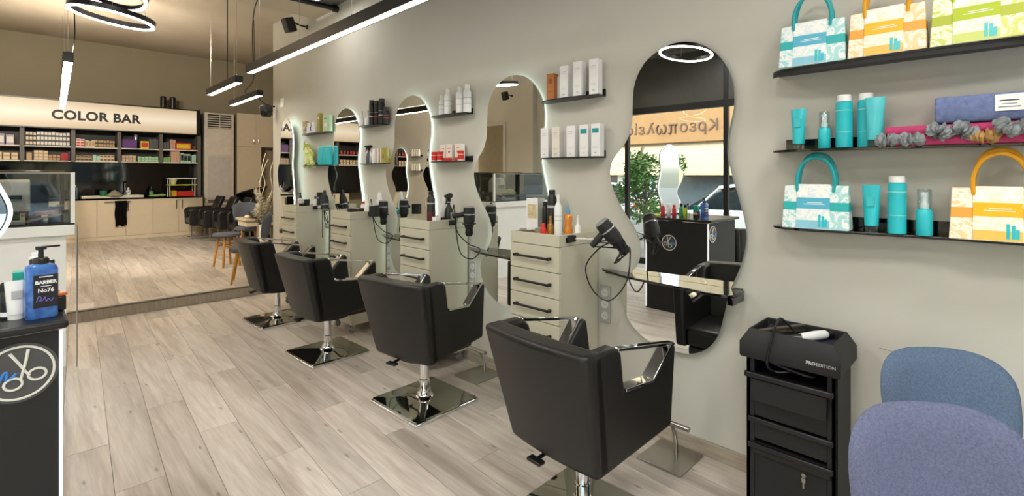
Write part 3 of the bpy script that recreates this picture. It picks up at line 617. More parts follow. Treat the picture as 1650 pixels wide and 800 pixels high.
# opposite wall shelves
for z_, nm in ((2.09, 'upper'), (1.69, 'lower')):
    for k in range(4): bottle('cream bottle on the %s shelf of the opposite wall, %s from the street end' % (nm, ('first', 'second', 'third', 'fourth')[k]), (-2.5+.07, 11.48+k*.105, z_+.0005), .035, .2, W2, WHITE, .035, 'cream bottles on the %s opposite shelf' % nm, .6)

# ---------------------------------------------------------------- gift bags, tubes, towels on the long shelves
def gift_bag(label, y, z, hue, x=2.645, w=.27, h=.20, handle=.13, rz=0, scale=1):
    base, ink, band, slv1, slv2, cord = hue
    t = thing('gift_bag', label, 'bag', (x, y, z), rz, 'patterned gift bags')
    v = [(-.05, -w/2, 0), (.05, -w/2, 0), (.05, w/2, 0), (-.05, w/2, 0), (-.022, -w/2*.95, h), (.022, -w/2*.95, h), (.022, w/2*.95, h), (-.022, w/2*.95, h)]
    G().add(v, [(0, 1, 2, 3), (4, 5, 6, 7), (0, 1, 5, 4), (1, 2, 6, 5), (2, 3, 7, 6), (3, 0, 4, 7)]).build('bag_body', floral('floral_'+ink, base, ink, band, h*.42, h*.62), t, bevel=.004)
    a, b = .075, -.06
    def q(z0, z1, e, y0=a, y1=b): 
        fx = lambda zz: -.05+.028*zz/h-e
        return G().add([(fx(z0), y1, z0), (fx(z0)+e+.002, y1, z0), (fx(z0)+e+.002, y0, z0), (fx(z0), y0, z0), (fx(z1), y1, z1), (fx(z1)+e+.002, y1, z1), (fx(z1)+e+.002, y0, z1), (fx(z1), y0, z1)], [(3, 2, 1, 0), (4, 5, 6, 7), (0, 1, 5, 4), (1, 2, 6, 5), (2, 3, 7, 6), (3, 0, 4, 7)])
    s = q(.002, h*1.03, .003).build('paper_sleeve', floral('sleeve_'+ink, 'f7f7f2', {'8cc9dd': 'dcecf0', 'f2c45a': 'fbeccb', 'cfdc7a': 'eef2cf'}[slv2], 'f7f7f2', 2, 3), t)
    q(h*.46, h*.72, .0036).build('sleeve_band', mat('band_'+slv1, slv1, .45, var=.03), s); q(.004, h*.20, .0036).build('sleeve_foot', mat('band_'+slv2, slv2, .45, var=.03), s)
    G().add(*(lambda g: (g.v, g.f))(q(h*.60, h*.615, .0044, .03, -.03))).add(*(lambda g: (g.v, g.f))(q(h*.565, h*.578, .0044, .045, -.04))).build('small_print', PRINTW, s)
    for k, (yy, hh) in enumerate(((-.026, .055), (-.040, .05), (-.051, .035))): q(.012, .012+hh, .0045, yy+.010, yy).build('printed_bottle', TEAL, s)
    for sx_, dh in ((-.022, 0), (.024, .018)):
        P = catmull([(sx_, .072, h-.03), (sx_, .075, h+.04), (sx_*.9, .05, h+handle*.8+dh), (sx_*.9, .0, h+handle+dh), (sx_*.9, -.05, h+handle*.8+dh), (sx_, -.075, h+.04), (sx_, -.072, h-.03)], 5, False)
        G().tube(P, .008, 8).build('handle', mat('cord_'+cord, cord, .55, var=.08), t)
    return t
TQ = ('eef5f3', 'a9dbdc', '23b0b2', '54b3cf', '8cc9dd', '17a0a6'); YL = ('fbf3e2', 'f6d7a0', 'f0a840', 'eebc12', 'f2c45a', 'e0a016'); LM = ('f6f8dc', 'd5dc7c', 'b3bf35', 'b4c916', 'cfdc7a', 'c8d40f')
zt = LS[0][0]+.0005; zm = LS[1][0]+.0005; zb = LS[2][0]+.0005
gift_bag('teal patterned gift bag on the top shelf next to the yellow one', .655, zt, TQ, rz=.06)
gift_bag('yellow patterned gift bag in the middle of the top shelf', .375, zt, YL)
gift_bag('lime green patterned gift bag on the top shelf', .085, zt, LM, w=.29, rz=-.05)
gift_bag('teal patterned gift bag on the bottom shelf', .640, zb, TQ, rz=.03)
gift_bag('yellow patterned gift bag at the near end of the bottom shelf', .028, zb, YL, w=.29)
gc = 'teal care products on the long shelves'; tx = 2.66
tube_pack('small teal cream tube alone at the end of the middle shelf', (tx, .719, zm), .027, .195, TEAL, CLEAR, gc, 0, mat('teal_print', '3ec2ca', .4))
pump('small teal pump bottle with clear cap on the middle shelf', (tx, .612, zm), .025, .16, TEAL, WHITEM, gc, CLEAR)
bottle('tall teal bottle with white cap next to the pump bottle', (tx+.005, .535, zm), .033, .242, TEAL, WHITEM, .03, gc, .86, [(PRINTW, .70, .705), (PRINTW, .30, .304)], shoulder=.006)
bottle('tall teal bottle with white cap behind the large teal tube', (tx+.02, .455, zm), .033, .242, TEAL, WHITEM, .03, gc, .86, [(PRINTW, .70, .705), (PRINTW, .30, .304)], shoulder=.006)
tube_pack('large teal cream tube in front of a tall bottle', (tx-.03, .415, zm), .030, .215, mat('teal_pale', '4cc3cb', .32), CLEAR, gc)
tube_pack('teal cream tube on the bottom shelf beside the teal gift bag', (tx-.01, .431, zb), .028, .205, TEAL, CLEAR, gc, 0, mat('teal_print', '3ec2ca', .4))
bottle('tall teal bottle with white cap on the bottom shelf', (tx-.01, .342, zb), .033, .245, TEAL, WHITEM, .028, gc, .86, [(PRINTW, .72, .726), (PRINTW, .32, .324)], shoulder=.006)
pump('teal pump bottle with clear cap on the bottom shelf next to the yellow bag', (tx-.01, .252, zb), .028, .178, TEAL, WHITEM, gc, CLEAR)
def towel(label, y0, y1, z0, h, d, m, x=2.66, tagm=None, nf=2):
    t = thing('folded_towel', label, 'towel', (x, (y0+y1)/2, z0), 0, 'folded towels on the middle shelf'); L = (y1-y0)/2
    for k in range(nf):
        za, zb_ = h*k/nf, h*(k+1)/nf-.002
        pts = [(-d/2+.012+.012*math.cos(PI/2+PI*i/6) if i else -d/2+.012, (za+zb_)/2+(zb_-za)/2*math.sin(PI/2+PI*i/6)) for i in range(7)]+[(d/2, za), (d/2, zb_)]
        G().prism(pts, -L, L, 'y').build('fold', m, t, bevel=.006)
    if tagm:
        s = bx(-d/2-.0035, -d/2+.004, .008, .085, h*.32, h*.90).build('care_label', PRINTW, t); G().box(-d/2-.0042, -d/2, .02, .072, h*.66, h*.70).box(-d/2-.0042, -d/2, .026, .066, h*.55, h*.57).box(-d/2-.0042, -d/2, .016, .076, h*.44, h*.465).build('small_print', mat('label_ink', '4a4d58', .6), s)
TB = mat('blue_towel', '7482ad', .95, var=.16, scale=60, bump=.4, bscale=500, spec=.15); TP = mat('pink_towel', 'c64a78', .95, var=.12, scale=60, bump=.4, bscale=400, spec=.15)
towel('pink folded towel lying under the blue towel', -.28, .375, zm, .082, .13, TP); towel('blue folded towel with white care label on top of the pink towel', -.30, .215, zm+.083, .105, .15, TB, tagm=True, nf=1)
def scrunchie(label, loc, R, m, rz, tilt):
    n, k = 56, 8; v = []; f = []
    for i in range(n):
        a = 2*PI*i/n
        for j in range(k):
            b = 2*PI*j/k; r = .018*(1+.38*math.sin(11*a+2*math.sin(3*a))*(1 if math.cos(b) > -.3 else .3)+.2*math.sin(23*a+b*2)); v.append((math.cos(a)*(R+r*math.cos(b)), math.sin(a)*(R+r*math.cos(b)), r*math.sin(b)+.020+.005*math.sin(5*a)))
    f = [(i*k+j, i*k+(j+1) % k, (i+1) % n*k+(j+1) % k, (i+1) % n*k+j) for i in range(n) for j in range(k)]
    return tag(G().add(v, f).build('scrunchie', m, None, loc, (tilt, -.5 if tilt else 0, rz)), label, 'hair tie', 'ruffled hair ties along the middle shelf')
SCG = mat('grey_ruffle', '8d9396', .85, var=.3, scale=70); SCB = mat('tan_ruffle', 'b28a52', .8, var=.2, scale=70)
for y, m, dz, w in ((.365, SCG, 0, 'grey ruffled hair tie at the end of the pink towel'), (.285, SCG, 0, 'grey ruffled hair tie in front of the pink towel'), (.205, SCG, .03, 'grey ruffled hair tie below the edge of the blue towel'), (.135, SCG, .03, 'grey ruffled hair tie second below the blue towel'), (.07, SCB, .0, 'tan ruffled hair tie below the care label'), (.02, SCG, .035, 'grey ruffled hair tie leaning above the tan one'), (-.06, SCG, .035, 'grey ruffled hair tie at the near end of the shelf')):
    scrunchie(w, (2.572+(.0 if dz else .006), y, zm+dz+.004), .022, m, y*9, .5 if dz else 0)

# ---------------------------------------------------------------- hair dryers and cabinet tops
def dryer(label, x, y, z, tilt, rz, side_y, cord):
    t = thing('hair_dryer', label, 'hair dryer', (x, y, z), rz, 'black hair dryers on the cabinet sides')
    M = Matrix.Rotation(tilt, 4, 'Y')
    G().lathe([(.036, -.085), (.045, -.075), (.047, -.02), (.046, .03), (.036, .075), (.030, .09)], 20, M=M).build('barrel', BLKM, t)
    G().lathe([(.030, .09), (.033, .13), (.022, .15)], 20, sx=1, sy=.6, M=M).build('nozzle', BLK, t)
    G().lathe([(.037, -.092), (.043, -.086), (.043, -.08)], 20, M=M).build('rear_grille', GREYP, t)
    G().lathe([(.0475, -.03), (.0475, -.022)], 20, M=M).build('accent_ring', SILV, t)
    h0 = M @ Vector((.03, 0, -.03)); h1 = M @ Vector((.135, 0, -.01)); G().tube([h0, (h0+h1)/2, h1], [.019, .021, .017], 12).build('grip', BLKM, t)
    G().tube(catmull([h1]+[Vector(c) for c in cord], 7, False), .0045, 6).build('power_cord', BLK, t); return t
def holder(label, loc, L, z=1.21):
    t = thing('dryer_holder', label, 'holder', loc, 0, 'dryer holders on the cabinets'); G().box(-.035, .02, 0, .03, -.02, .02).build('clamp', BLKM, t, bevel=.004)
    G().tube([(.0, 0, .0), (.02, -L*.5, .008), (.035, -L+.045, .0)], .004).build('arm', STEEL, t)
    G().tube([(.035+.054*math.cos(a*PI/8), -L+.054*math.sin(a*PI/8), 0) for a in range(16)], .004, 6, True).build('ring', BLK, t)
# nearest: lying tilted, cord hanging in loops
holder('black clamp and arm holding the nearest hair dryer', (2.45, 1.905, 1.185), .23)
dryer('black hair dryer at the nearest cabinet, bundled in its own looped cord', 2.485, 1.665, 1.235, 2.45, -.9, 0, [(.10, .03, -.10), (.03, .0, -.16), (.08, -.03, -.05), (.02, .04, -.02), (.07, .05, -.14), (.02, -.02, -.17), (.09, -.02, -.08), (.12, .06, -.12), (.10, .08, -.30), (.0, .10, -.42), (-.10, .12, -.36), (-.14, .12, -.22), (-.06, .08, -.10), (.02, .02, -.05)])
for i, (y0, w) in enumerate(((3.28, 'black hair dryer hung nozzle down beside the second nearest cabinet'), (4.60, 'black hair dryer hung nozzle down beside the cabinet with the teal clipper stand'))):
    holder('black clamp and arm holding the %s hair dryer' % ('second', 'third')[i], (2.57, y0-.035, 1.185), .15)
    dryer(w, 2.605, y0-.185, 1.235, PI, -.6, 0, [(-.12, .03, .10), (-.10, .05, -.12), (-.06, .06, -.30), (.03, .03, -.34), (.09, .0, -.26), (.0, .05, -.22), (-.09, .07, -.12), (-.1, .08, .0)])
holder('black clamp and arm holding the farthest hair dryer', (2.57, 5.885, 1.185), .15)
dryer('black hair dryer standing upright in its coil beside the cabinet nearest the platform', 2.605, 5.735, 1.25, .25, 1.2, 0, [(.10, .0, -.1), (.04, -.02, -.22), (-.08, -.05, -.2), (-.10, -.04, -.05), (.04, .0, -.03), (.09, .0, -.2), (-.02, -.02, -.26), (-.1, -.02, -.15), (.05, .02, -.08), (.07, .02, -.3), (.08, .02, -.42)])
zc = 1.1755
def on(px, x): return (x, along(px, x), zc)
bottle('red jar at the front of the nearest cabinet top', on(875.5, 2.46), .021, .085, RED, RED, .02, None, .7, name='jar', cat='jar')
pump('small amber pump bottle behind the red jar', on(887, 2.50), .020, .135, AMBER, AMBER)
bottle('tall black spray can at the back of the nearest cabinet top', on(889.5, 2.66), .033, .30, BLK, BLK, .03, None, .7, [(PRINT, .58, .64)], shoulder=.03, name='spray_can', cat='spray can')
bottle('tall white spray can on the nearest cabinet top', on(899.5, 2.50), .026, .275, W_, WHITE, .05, None, .35, [(PRINT, .4, .41), (PRINT, .5, .51)], shoulder=.035, name='spray_can', cat='spray can')
t = thing('squeeze_bottle', 'orange squeeze bottle with blue cap beside the white spray can', 'bottle', on(915.5, 2.55)); G().lathe([(.027, 0), (.029, .01), (.029, .06), (.023, .085), (.028, .11), (.028, .135), (.013, .155)], 18).build('bottle_body', ORL, t); G().lathe([(.015, .155), (.015, .172), (.008, .178), (.008, .2), (.004, .21)], 14).build('cap', mat('cap_blue', '5aa5d6', .4), t)
t = thing('dropper_bottle', 'small white pointed bottle near the edge of the nearest cabinet', 'bottle', on(931, 2.56)); G().lathe([(.019, 0), (.02, .005), (.02, .07), (.009, .09)], 16).build('bottle_body', W_, t); G().lathe([(.009, .09), (.003, .145)], 12).build('cap', WHITE, t)
t = thing('leaflet_stand', 'white leaflet with a flower picture propped on the nearest cabinet', 'leaflet', on(858, 2.69)); bx(-.004, .0, -.055, .055, 0, .235).build('leaflet_card', W_, t); bx(-.0048, -.003, -.045, .045, .085, .19).build('flower_picture', mat('flower_picture', 'e8d9a8', .5, scale=30, col2='b9a98f'), t); G().box(-.006, .03, -.05, .05, 0, .004).build('foot', CLEAR, t)
bottle('black tin behind the leaflet on the nearest cabinet', on(879, 2.70), .025, .21, BLK, BLKM, .03, None, .8)
t = thing('steel_dish', 'shallow steel dish at the corner of the nearest cabinet top', 'dish', (2.45, 2.30, zc)); G().lathe([(.03, 0), (.05, .012), (.052, .04), (.049, .04), (.047, .014), (.001, .006)], 24).build('dish_bowl', STEEL, t); G().lathe([(.054, .036), (.054, .041)], 24).build('rim', CHROME, t)
o = bx(-.022, .022, -.006, .0, -.016, .016).build('cable_clip', BLK, None, (2.43, CY[0]-.0005, 1.175)); bx(-.01, .01, -.0075, -.005, -.004, .004).build('clip_pin', CHROME, o); tag(o, 'small black clip on the side rim of the nearest cabinet', 'clip')
bottle('tall black and red spray can on the cabinet with the trigger spray', on(694.5, 2.47), .034, .27, BLK, BLKM, .03, None, .55, [(mat('wine', '5c1a22', .4), .05, .35), (PRINT, .6, .64)], shoulder=.03, name='spray_can', cat='spray can')
bottle('white slim bottle behind the black trigger spray', on(714.5, 2.62), .025, .22, W_, WHITE, .06, None, .35, shoulder=.04)
trigger('black trigger spray on the second nearest cabinet', on(723, 2.60), .036, .25, BLK, BLKM, .3)
t = thing('steel_mug', 'silver mug of clips on the second nearest cabinet', 'mug', on(731, 2.6)); G().lathe([(.03, 0), (.032, .09), (.029, .09), (.027, .01), (.001, .008)], 20).build('mug_cup', STEEL, t); G().tube([(0, -.03, .02), (0, -.055, .03), (0, -.055, .065), (0, -.03, .075)], .005).build('handle', STEEL, t)
carton('small white tub at the front corner of the second nearest cabinet', on(703, 2.45), .05, .05, .06, W_, 0, None, [(PRINT, .4, .5, .6)])
tag(G().box(-.06, .05, -.03, .03, 0, .028).box(-.03, .06, -.02, .02, .028, .04).build('comb_case', BLKM, None, (2.57, 3.42, zc), (0, 0, .5), bevel=.006), 'flat black comb case on the second nearest cabinet', 'case')
# cabinet with the clipper stand
bottle('white nozzle bottle beside the teal clipper stand', on(591.5, 2.6), .03, .20, W_, WHITE, .08, None, .3, shoulder=.04)
t = thing('clipper', 'white clipper with teal sides standing in its charger', 'clipper', on(611.5, 2.6)); G().lathe([(.045, 0), (.045, .03), (.035, .04)], 18).build('charger', TEALD, t); G().prism([(-.03, .04), (.03, .04), (.034, .12), (.024, .19), (-.006, .235), (-.02, .20), (-.034, .12)], -.018, .018, 'x').build('clipper_body', W_, t, bevel=.008); G().prism([(-.036, .04), (-.03, .04), (-.034, .12), (-.04, .12)], -.02, .02, 'x').prism([(.036, .04), (.03, .04), (.034, .12), (.04, .12)], -.02, .02, 'x').build('side_grip', TEAL, t)
tag(G().lathe([(.05, 0), (.05, .10), (.047, .10), (.046, .01), (.001, .008)], 18).build('brush_pot', BLKM, None, on(603, 2.48)), 'black open pot on the cabinet with the clipper', 'pot')
tag(bx(-.06, .06, -.09, .09, 0, .05).build('tool_tray', BLK, None, (2.58, 4.90, zc), (0, 0, .2), bevel=.01), 'black tool tray on the cabinet with the clipper', 'tray')
bottle('red and white bottle at the back of the clipper cabinet', (2.68, 4.96, zc), .025, .12, W_, RED, .03, None, .7)
# cabinet nearest the platform
for px, x, h, r, w in ((495, 2.45, .06, .045, 'low black bowl on the cabinet nearest the platform'), (506, 2.5, .11, .035, 'black tool pot in the middle of the cabinet nearest the platform'), (482, 2.6, .05, .05, 'second low black bowl at the back of the cabinet nearest the platform')):
    tag(G().lathe([(r*.7, 0), (r, h), (r*.92, h), (r*.62, .008), (.001, .007)], 18).build('bowl', BLKM, None, (x, max(5.99, min(6.27, along(px, x))), zc)), w, 'bowl')
bottle('white lotion bottle among the black bowls', (2.62, 6.03, zc), .024, .14, W_, BLK, .03, None, .5)
carton('small black box standing on the cabinet nearest the platform', (2.66, 5.99, zc), .06, .05, .19, BLK, .1, None, [(PRINT, .6, .7, .5)])
t = thing('soap_bottle', 'clear bottle with black pump standing behind the farthest cabinet', 'bottle', (2.52, 6.23, zc)); G().lathe([(.035, 0), (.036, .1), (.012, .12)], 18).build('bottle_body', mat('pale_gel', 'cfd0c6', .2), t); G().lathe([(.014, .12), (.012, .15), (.005, .155), (.005, .175)], 12).build('pump_stem', BLK, t); G().box(-.04, .01, -.008, .008, .172, .182).build('pump_head', BLK, t)
# ---------------------------------------------------------------- black tool trolley
t = thing('salon_trolley', 'black plastic tool trolley with open tray and keys in its door', 'trolley', (2.445, .70, 0))   # origin: floor below the middle of its front
hw, D = .182, .265
G().box(.0, D, -hw, -hw+.02, .05, .74).box(.0, D, hw-.02, hw, .05, .74).box(D-.012, D, -hw+.02, hw-.02, .05, .74).box(0, D, -hw+.02, hw-.02, .05, .07).build('body', BLKM, t, bevel=.003)
G().box(0, .022, -hw, -hw+.035, .05, .74).box(0, .022, hw-.035, hw, .05, .74).build('front_post', BLKM, t, bevel=.003)
for k, (z1, z0, out) in enumerate(((.672, .54, -.03), (.455, .345, 0), (.335, .325, 0))):
    d = bx(out+.002, D-.03, -hw+.036, hw-.036, z0+.01, z1-.02 if k < 2 else z1-.005).build('drawer', BLKM, t)
    bx(out-.016, out+.004, -hw+.01 if k != 0 else -hw+.004, hw-.01 if k != 0 else hw-.004, z1-.026, z1).build('drawer_lip', BLK, d, bevel=.006)
    if k == 0: bx(out-.004, out+.006, -hw+.03, hw-.03, z0, z1-.03).build('drawer_face', BLKM, d, bevel=.003); bx(.004, .014, -hw+.036, hw-.036, .46, .535).build('inner_panel', BLKM, d)
dr = bx(.002, .014, -hw+.036, hw-.036, .075, .30).build('door', BLKM, t, bevel=.002); bx(-.012, .006, -hw+.02, hw-.02, .285, .313).build('door_lip', BLK, dr, bevel=.005)
G().lathe([(.009, 0), (.009, .006)], 14, M=Matrix.Translation((.001, -.06, .265)) @ Matrix.Rotation(-PI/2, 4, 'Y')).build('lock', STEEL, dr)
k_ = G().box(-.008, -.006, -.066, -.054, .256, .274).box(-.014, -.012, -.068, -.054, .238, .256).box(-.013, -.011, -.064, -.058, .212, .238); k_.tube([(-.012, -.061+.008*math.cos(a*.785), .25+.011*math.sin(a*.785)) for a in range(8)], .0013, 5, True).build('keys', STEEL, t)
def rect(hx0, hx1, hy, z): return [(hx0, -hy, z), (hx1, -hy, z), (hx1, hy, z), (hx0, hy, z)]
L4 = [rect(-.028, D+.012, .198, .73), rect(-.032, D+.016, .203, .74), rect(-.032, D+.016, .203, .802), rect(.006, D-.014, .170, .862), rect(.012, D-.020, .164, .860), rect(.012, D-.020, .164, .806)]
v = [p for r in L4 for p in r]; f = [(i*4+j, i*4+(j+1) % 4, i*4+4+(j+1) % 4, i*4+4+j) for i in range(5) for j in range(4)]+[(3, 2, 1, 0), (20, 21, 22, 23)]
G().add(v, f).build('top_tray', BLKM, t, bevel=.003)
for s, yy, b in (('PRO', -.076, .0009), ('EDITION', -.1135, 0)):
    text(s, .0185, mat('letter_grey', 'c8c8c8', .5), t, (-.0322, yy, .773), FACE_X, sx=1.0, bold=b, align='LEFT')
for y in (-.14, .14):
    for x in (.04, .22): G().cyl((x, y-.012, .025), (x, y+.012, .025), .025).build('castor', BLK, t)
ZT = .8075
o = G().panel(lambda s, v: (.03+.2*v, .145*s, .004+.010*math.sin(5*s+3*v)**2+.045*max(0, s-.6)), lambda s, v: (.03+.2*v, .145*s, .001), 14, 8).build('tray_cloth', mat('navy_cloth', '1d2233', .9, bump=.2), None, (2.445, .70, ZT)); tag(o, 'dark navy cloth lining the tray of the black trolley', 'cloth')
t = thing('curling_iron', 'white handled curling iron lying in the trolley tray', 'curling iron', (2.595, .635, ZT+.036), -2.05)
G().lathe([(.014, -.07), (.020, -.06), (.021, .0), (.018, .08), (.015, .085)], 14, M=Matrix.Rotation(PI/2, 4, 'X')).build('handle_grip', WHITEM, t); G().cyl((0, -.083, 0), (0, -.16, .008), .010, n=12).build('barrel', STEEL, t); G().cyl((0, .068, 0), (0, .105, -.005), .014, n=12).build('cord_end', BLK, t); G().box(-.005, .005, -.16, -.06, .012, .016).build('clamp_lever', BLKM, t, bevel=.001)
t = thing('hair_straightener', 'dark straightener with metallic plates lying behind the white iron', 'straightener', (2.575, .755, ZT+.042), -2.1)
for q in (-1, 1): G().box(-.013, .013, -.15, .11, q*.009-.006, q*.009+.006).build('arm', mat('bronze_metal', '5d5348', .3, .8), t, rot=(q*.03, 0, 0), bevel=.004)
bx(-.011, .011, .0, .10, -.003, .003).build('plate', STEEL, t)
o = G().tube(catmull([(.03, -.02, .04), (-.0, .0, .075), (-.045, .02, .10), (-.075, .04, .02), (-.08, .06, -.1), (-.05, .03, -.14), (-.02, -.05, -.12), (.02, .0, -.13), (.0, .1, -.12), (-.04, .14, -.09), (-.065, .12, -.075), (-.068, .02, -.10), (-.07, -.08, -.115), (-.05, -.12, -.12), (.04, -.1, -.13)], 8, False), .0055, 7).build('power_cable', BLK, None, (2.49, .72, ZT+.02)); tag(o, 'black appliance cable hanging over the trolley front into its top drawer', 'cable')
tag(G().ball((0, 0, .02), (.03, .02, .02)).ball((.05, .03, .017), (.02, .03, .016)).build('clip_cluster', BLK, None, (2.47, .60, .565+.0)), 'black clips heaped in the open top drawer of the trolley', 'clips')

# ---------------------------------------------------------------- felt chairs
def felt_chair(label, loc, rz, m, group='felt chairs with oak legs', hb=.92, seat=.47):
    """faces local +X"""
    t = thing('felt_chair', label, 'chair', loc, rz, group); hh = hb-seat-.08
    n, RN = 48, 9; V = []; F = []; zc_ = seat+.08+hh/2
    for q in (-1, 1):                                                  # upholstered shell: two cushioned faces over one rounded outline
        for i in range(RN):
            r = i/(RN-1)
            for j in range(n):
                a = 2*PI*j/n; ca, sa = math.cos(a), math.sin(a); e_ = .62 if sa > 0 else .72
                y = r*.228*math.copysign(abs(ca)**.56, ca); zz = r*hh/2*math.copysign(abs(sa)**e_, sa)
                y *= 1+.05*zz/(hh/2); x = -.235-.07*(zz/hh)+1.5*y*y+q*(.030*(1-r**5)**.5+.0015); V.append((x, y, zc_+zz))
    for q in (0, 1):
        o = q*RN*n; F += [(o+i*n+j, o+i*n+(j+1) % n, o+i*n+n+(j+1) % n, o+i*n+n+j) for i in range(RN-1) for j in range(n)]
    o = (RN-1)*n; F += [(o+j, o+(j+1) % n, RN*n+o+(j+1) % n, RN*n+o+j) for j in range(n)]
    G().add(V, F).build('backrest', m, t, angle=180)
    G().lathe([(.06, -.03), (.20, -.022), (.235, .0), (.232, .03), (.20, .05), (.001, .055)], 32, (.0, 0, seat-.03), 1.0, .98).build('seat', m, t, angle=80)
    G().tube([(-.12, 0, seat-.05), (-.22, 0, seat-.03), (-.255, 0, seat+.05), (-.245, 0, seat+.16)], .016).build('back_bracket', BLK, t)
    for sx_ in (-1, 1):
        for sy_ in (-1, 1): G().tube([(sx_*.13, sy_*.13, seat-.04), (sx_*.20, sy_*.20, 0)], [.019, .012], 10).build('leg', OAK, t)
    return t
felt_chair('blue grey felt chair against the wall behind the lilac grey one', (2.185, .04, 0), PI+.72, BLUEF, hb=.945)
felt_chair('lilac grey felt chair in the foreground corner, its back overlapping the blue one', (1.49, .0, 0), PI+.74, BLUEF2, hb=.98)

# ---------------------------------------------------------------- color bar
YB = 14.17; FP = .1255
GREYW = mat('grey_carcass', '5f5b54', .5); SHELFW = mat('shelf_edge_white', 'd8d4cc', .5); DARKB = mat('dark_back', '0d0c0c', .5); CREAM = mat('cream_door', 'cfc0a6', .45, var=.02)
sign = thing('light_box_sign', 'long illuminated cream sign reading COLOR BAR above the shelves', 'sign', (0, YB+.1, 2.57), 0)
def sign_mat():
    m = bpy.data.materials.new('sign_face'); m.use_nodes = True; nt = m.node_tree; N = nt.nodes; L = nt.links; b = N['Principled BSDF']
    tc = N.new('ShaderNodeTexCoord'); sp = N.new('ShaderNodeSeparateXYZ'); L.new(tc.outputs['Object'], sp.inputs[0])
    r = N.new('ShaderNodeValToRGB'); e = r.color_ramp.elements; e[0].color = (*lin('b89d76'), 1); e[0].position = .0; e[1].color = (*lin('bfa681'), 1); e[1].position = 1
    q = e.new(.5); q.color = (*lin('fff0d8'), 1); mr = N.new('ShaderNodeMapRange'); mr.inputs['From Min'].default_value = 0; mr.inputs['From Max'].default_value = .6; L.new(sp.outputs[2], mr.inputs[0]); L.new(mr.outputs[0], r.inputs[0])
    L.new(r.outputs[0], b.inputs['Emission Color']); b.inputs['Emission Strength'].default_value = SIGN_E; b.inputs['Base Color'].default_value = (.35, .3, .22, 1); b.inputs['Roughness'].default_value = .4; return m
bx(-2.35, 3.20, -.06, -.05, .012, .58).build('sign_face', sign_mat(), sign)
G().box(-2.40, 3.28, -.062, .45, .58, .61).box(3.20, 3.28, -.07, .45, 0, .58).box(-2.40, -2.35, -.062, .45, 0, .58).box(-2.40, 3.28, -.062, .45, -.012, .012).box(-2.35, 3.2, .40, .45, .012, .58).build('sign_frame', BLK, sign)
# lettering; the sign's brighter middle is graded into its emission colour
text('COLOR BAR', .268, mat('sign_letters', '1a1816', .5), sign, (1.32, -.0615, .275), FACE_Y, sx=.97, bold=.010, space=1.06)
POST = [.13+.787*k for k in range(-3, 5)]
unit = thing('shelf_unit', 'grey dye shelf unit with white edged shelves under the lit sign', 'shelf unit', (0, YB+.12, 0))
for p in POST: bx(p-.035, p+.035, 0, .40, 1.86 if p < 3.2 else 1.06, 2.555).build('upright', GREYW, unit)
for a, b in zip(POST, POST[1:]):
    for z in (2.19, 1.885): bx(a+.035, b-.035, -.004, .38, z-.022, z).build('shelf', SHELFW, unit)
    bx(a+.035, b-.035, .385, .40, 1.863, 2.555).build('back_panel', DARKB, unit)
tag(bx(-2.4, 3.33, -.02, 0, 1.062, 1.858).build('splashback', BLKG, None, (0, 14.74, 0)), 'glossy black splashback between dye shelves and worktop', 'splashback')
for k, (x, w) in enumerate(((2.28, 'first'), (2.46, 'second'))): tag(G().lathe([(.062, 0), (.062, .26), (.05, .275), (.035, .28)], 18).build('spray_can', BLK, None, (2.54+k*.19, YB+.16, 3.1815)), ('black can on top of the sign, left one of the two', 'black can on top of the sign, next to its end')[k], 'spray can')
# worktop and cabinets
wt = bx(-2.4, 3.345, -.02, .565, 0, .032).build('worktop', BLKG, None, (0, YB, 1.028)); tag(wt, 'thin black worktop of the color bar', 'worktop')
edges = [-1.742+.507*k for k in range(0, 11)]
for k in range(0, 10, 2):
    cu = thing('base_cabinet', ('cream two-door cabinet hidden behind the reception desk, far end', 'cream two-door cabinet hidden behind the reception desk', 'cream two-door cabinet beside the reception desk', 'cream two-door cabinet carrying the rail with the black towel', 'cream two-door cabinet at the end by the shampoo chairs')[k//2], 'cabinet', (edges[k], YB, FP), 0, 'cream cabinets of the color bar')
    bx(.001, 1.013, .02, .56, .0, .90).build('carcass', CREAM, cu); bx(.001, 1.013, .005, .02, 0, .075).build('plinth', CREAM, cu)
    for d in (0, 1):
        dd = bx(.003+d*.507, .504+d*.507, 0, .02, .08, .895).build('door', CREAM, cu, bevel=.002)
        xh = (.45 if d == 0 else .565) if k != 6 else (.06 if d == 0 else .54)
        if not (k == 6 and d == 0) : G().box(xh, xh+.014, -.03, -.018, .64, .86).box(xh, xh+.014, -.018, 0, .65, .665).box(xh, xh+.014, -.018, 0, .835, .85).build('handle', mat('dark_handle', '4a4238', .4), dd)
t = thing('towel_rail', 'steel rail across the cabinet door holding the black towel', 'rail', (1.42, YB-.002, .98)); G().cyl((0, -.05, 0), (.47, -.05, 0), .010).build('bar', STEEL, t); G().box(.02, .04, -.05, 0, -.012, .012).box(.43, .45, -.05, 0, -.012, .012).build('bracket', STEEL, t)
o = G().panel(lambda s, v: (.11*s*(1-.08*v)+.006*math.sin(9*v), -.072-.012*math.sin(9*s+2*v)+.01*v, -.56*v-.02*math.sin(6*s)*v**3), lambda s, v: (.11*s*(1-.08*v)+.006*math.sin(9*v), -.062-.012*math.sin(9*s+2*v)+.012*v, -.56*v-.02*math.sin(6*s)*v**3), 16, 12).build('hanging_towel', mat('black_towel', '0e0d0e', .95, spec=.1), None, (1.71, YB-.002, .998)); tag(o, 'black towel hanging over the rail on the cream cabinet', 'towel')
t = thing('wash_basin', 'white rimmed sink set into the black worktop', 'sink', (1.60, YB+.27, 1.0605))
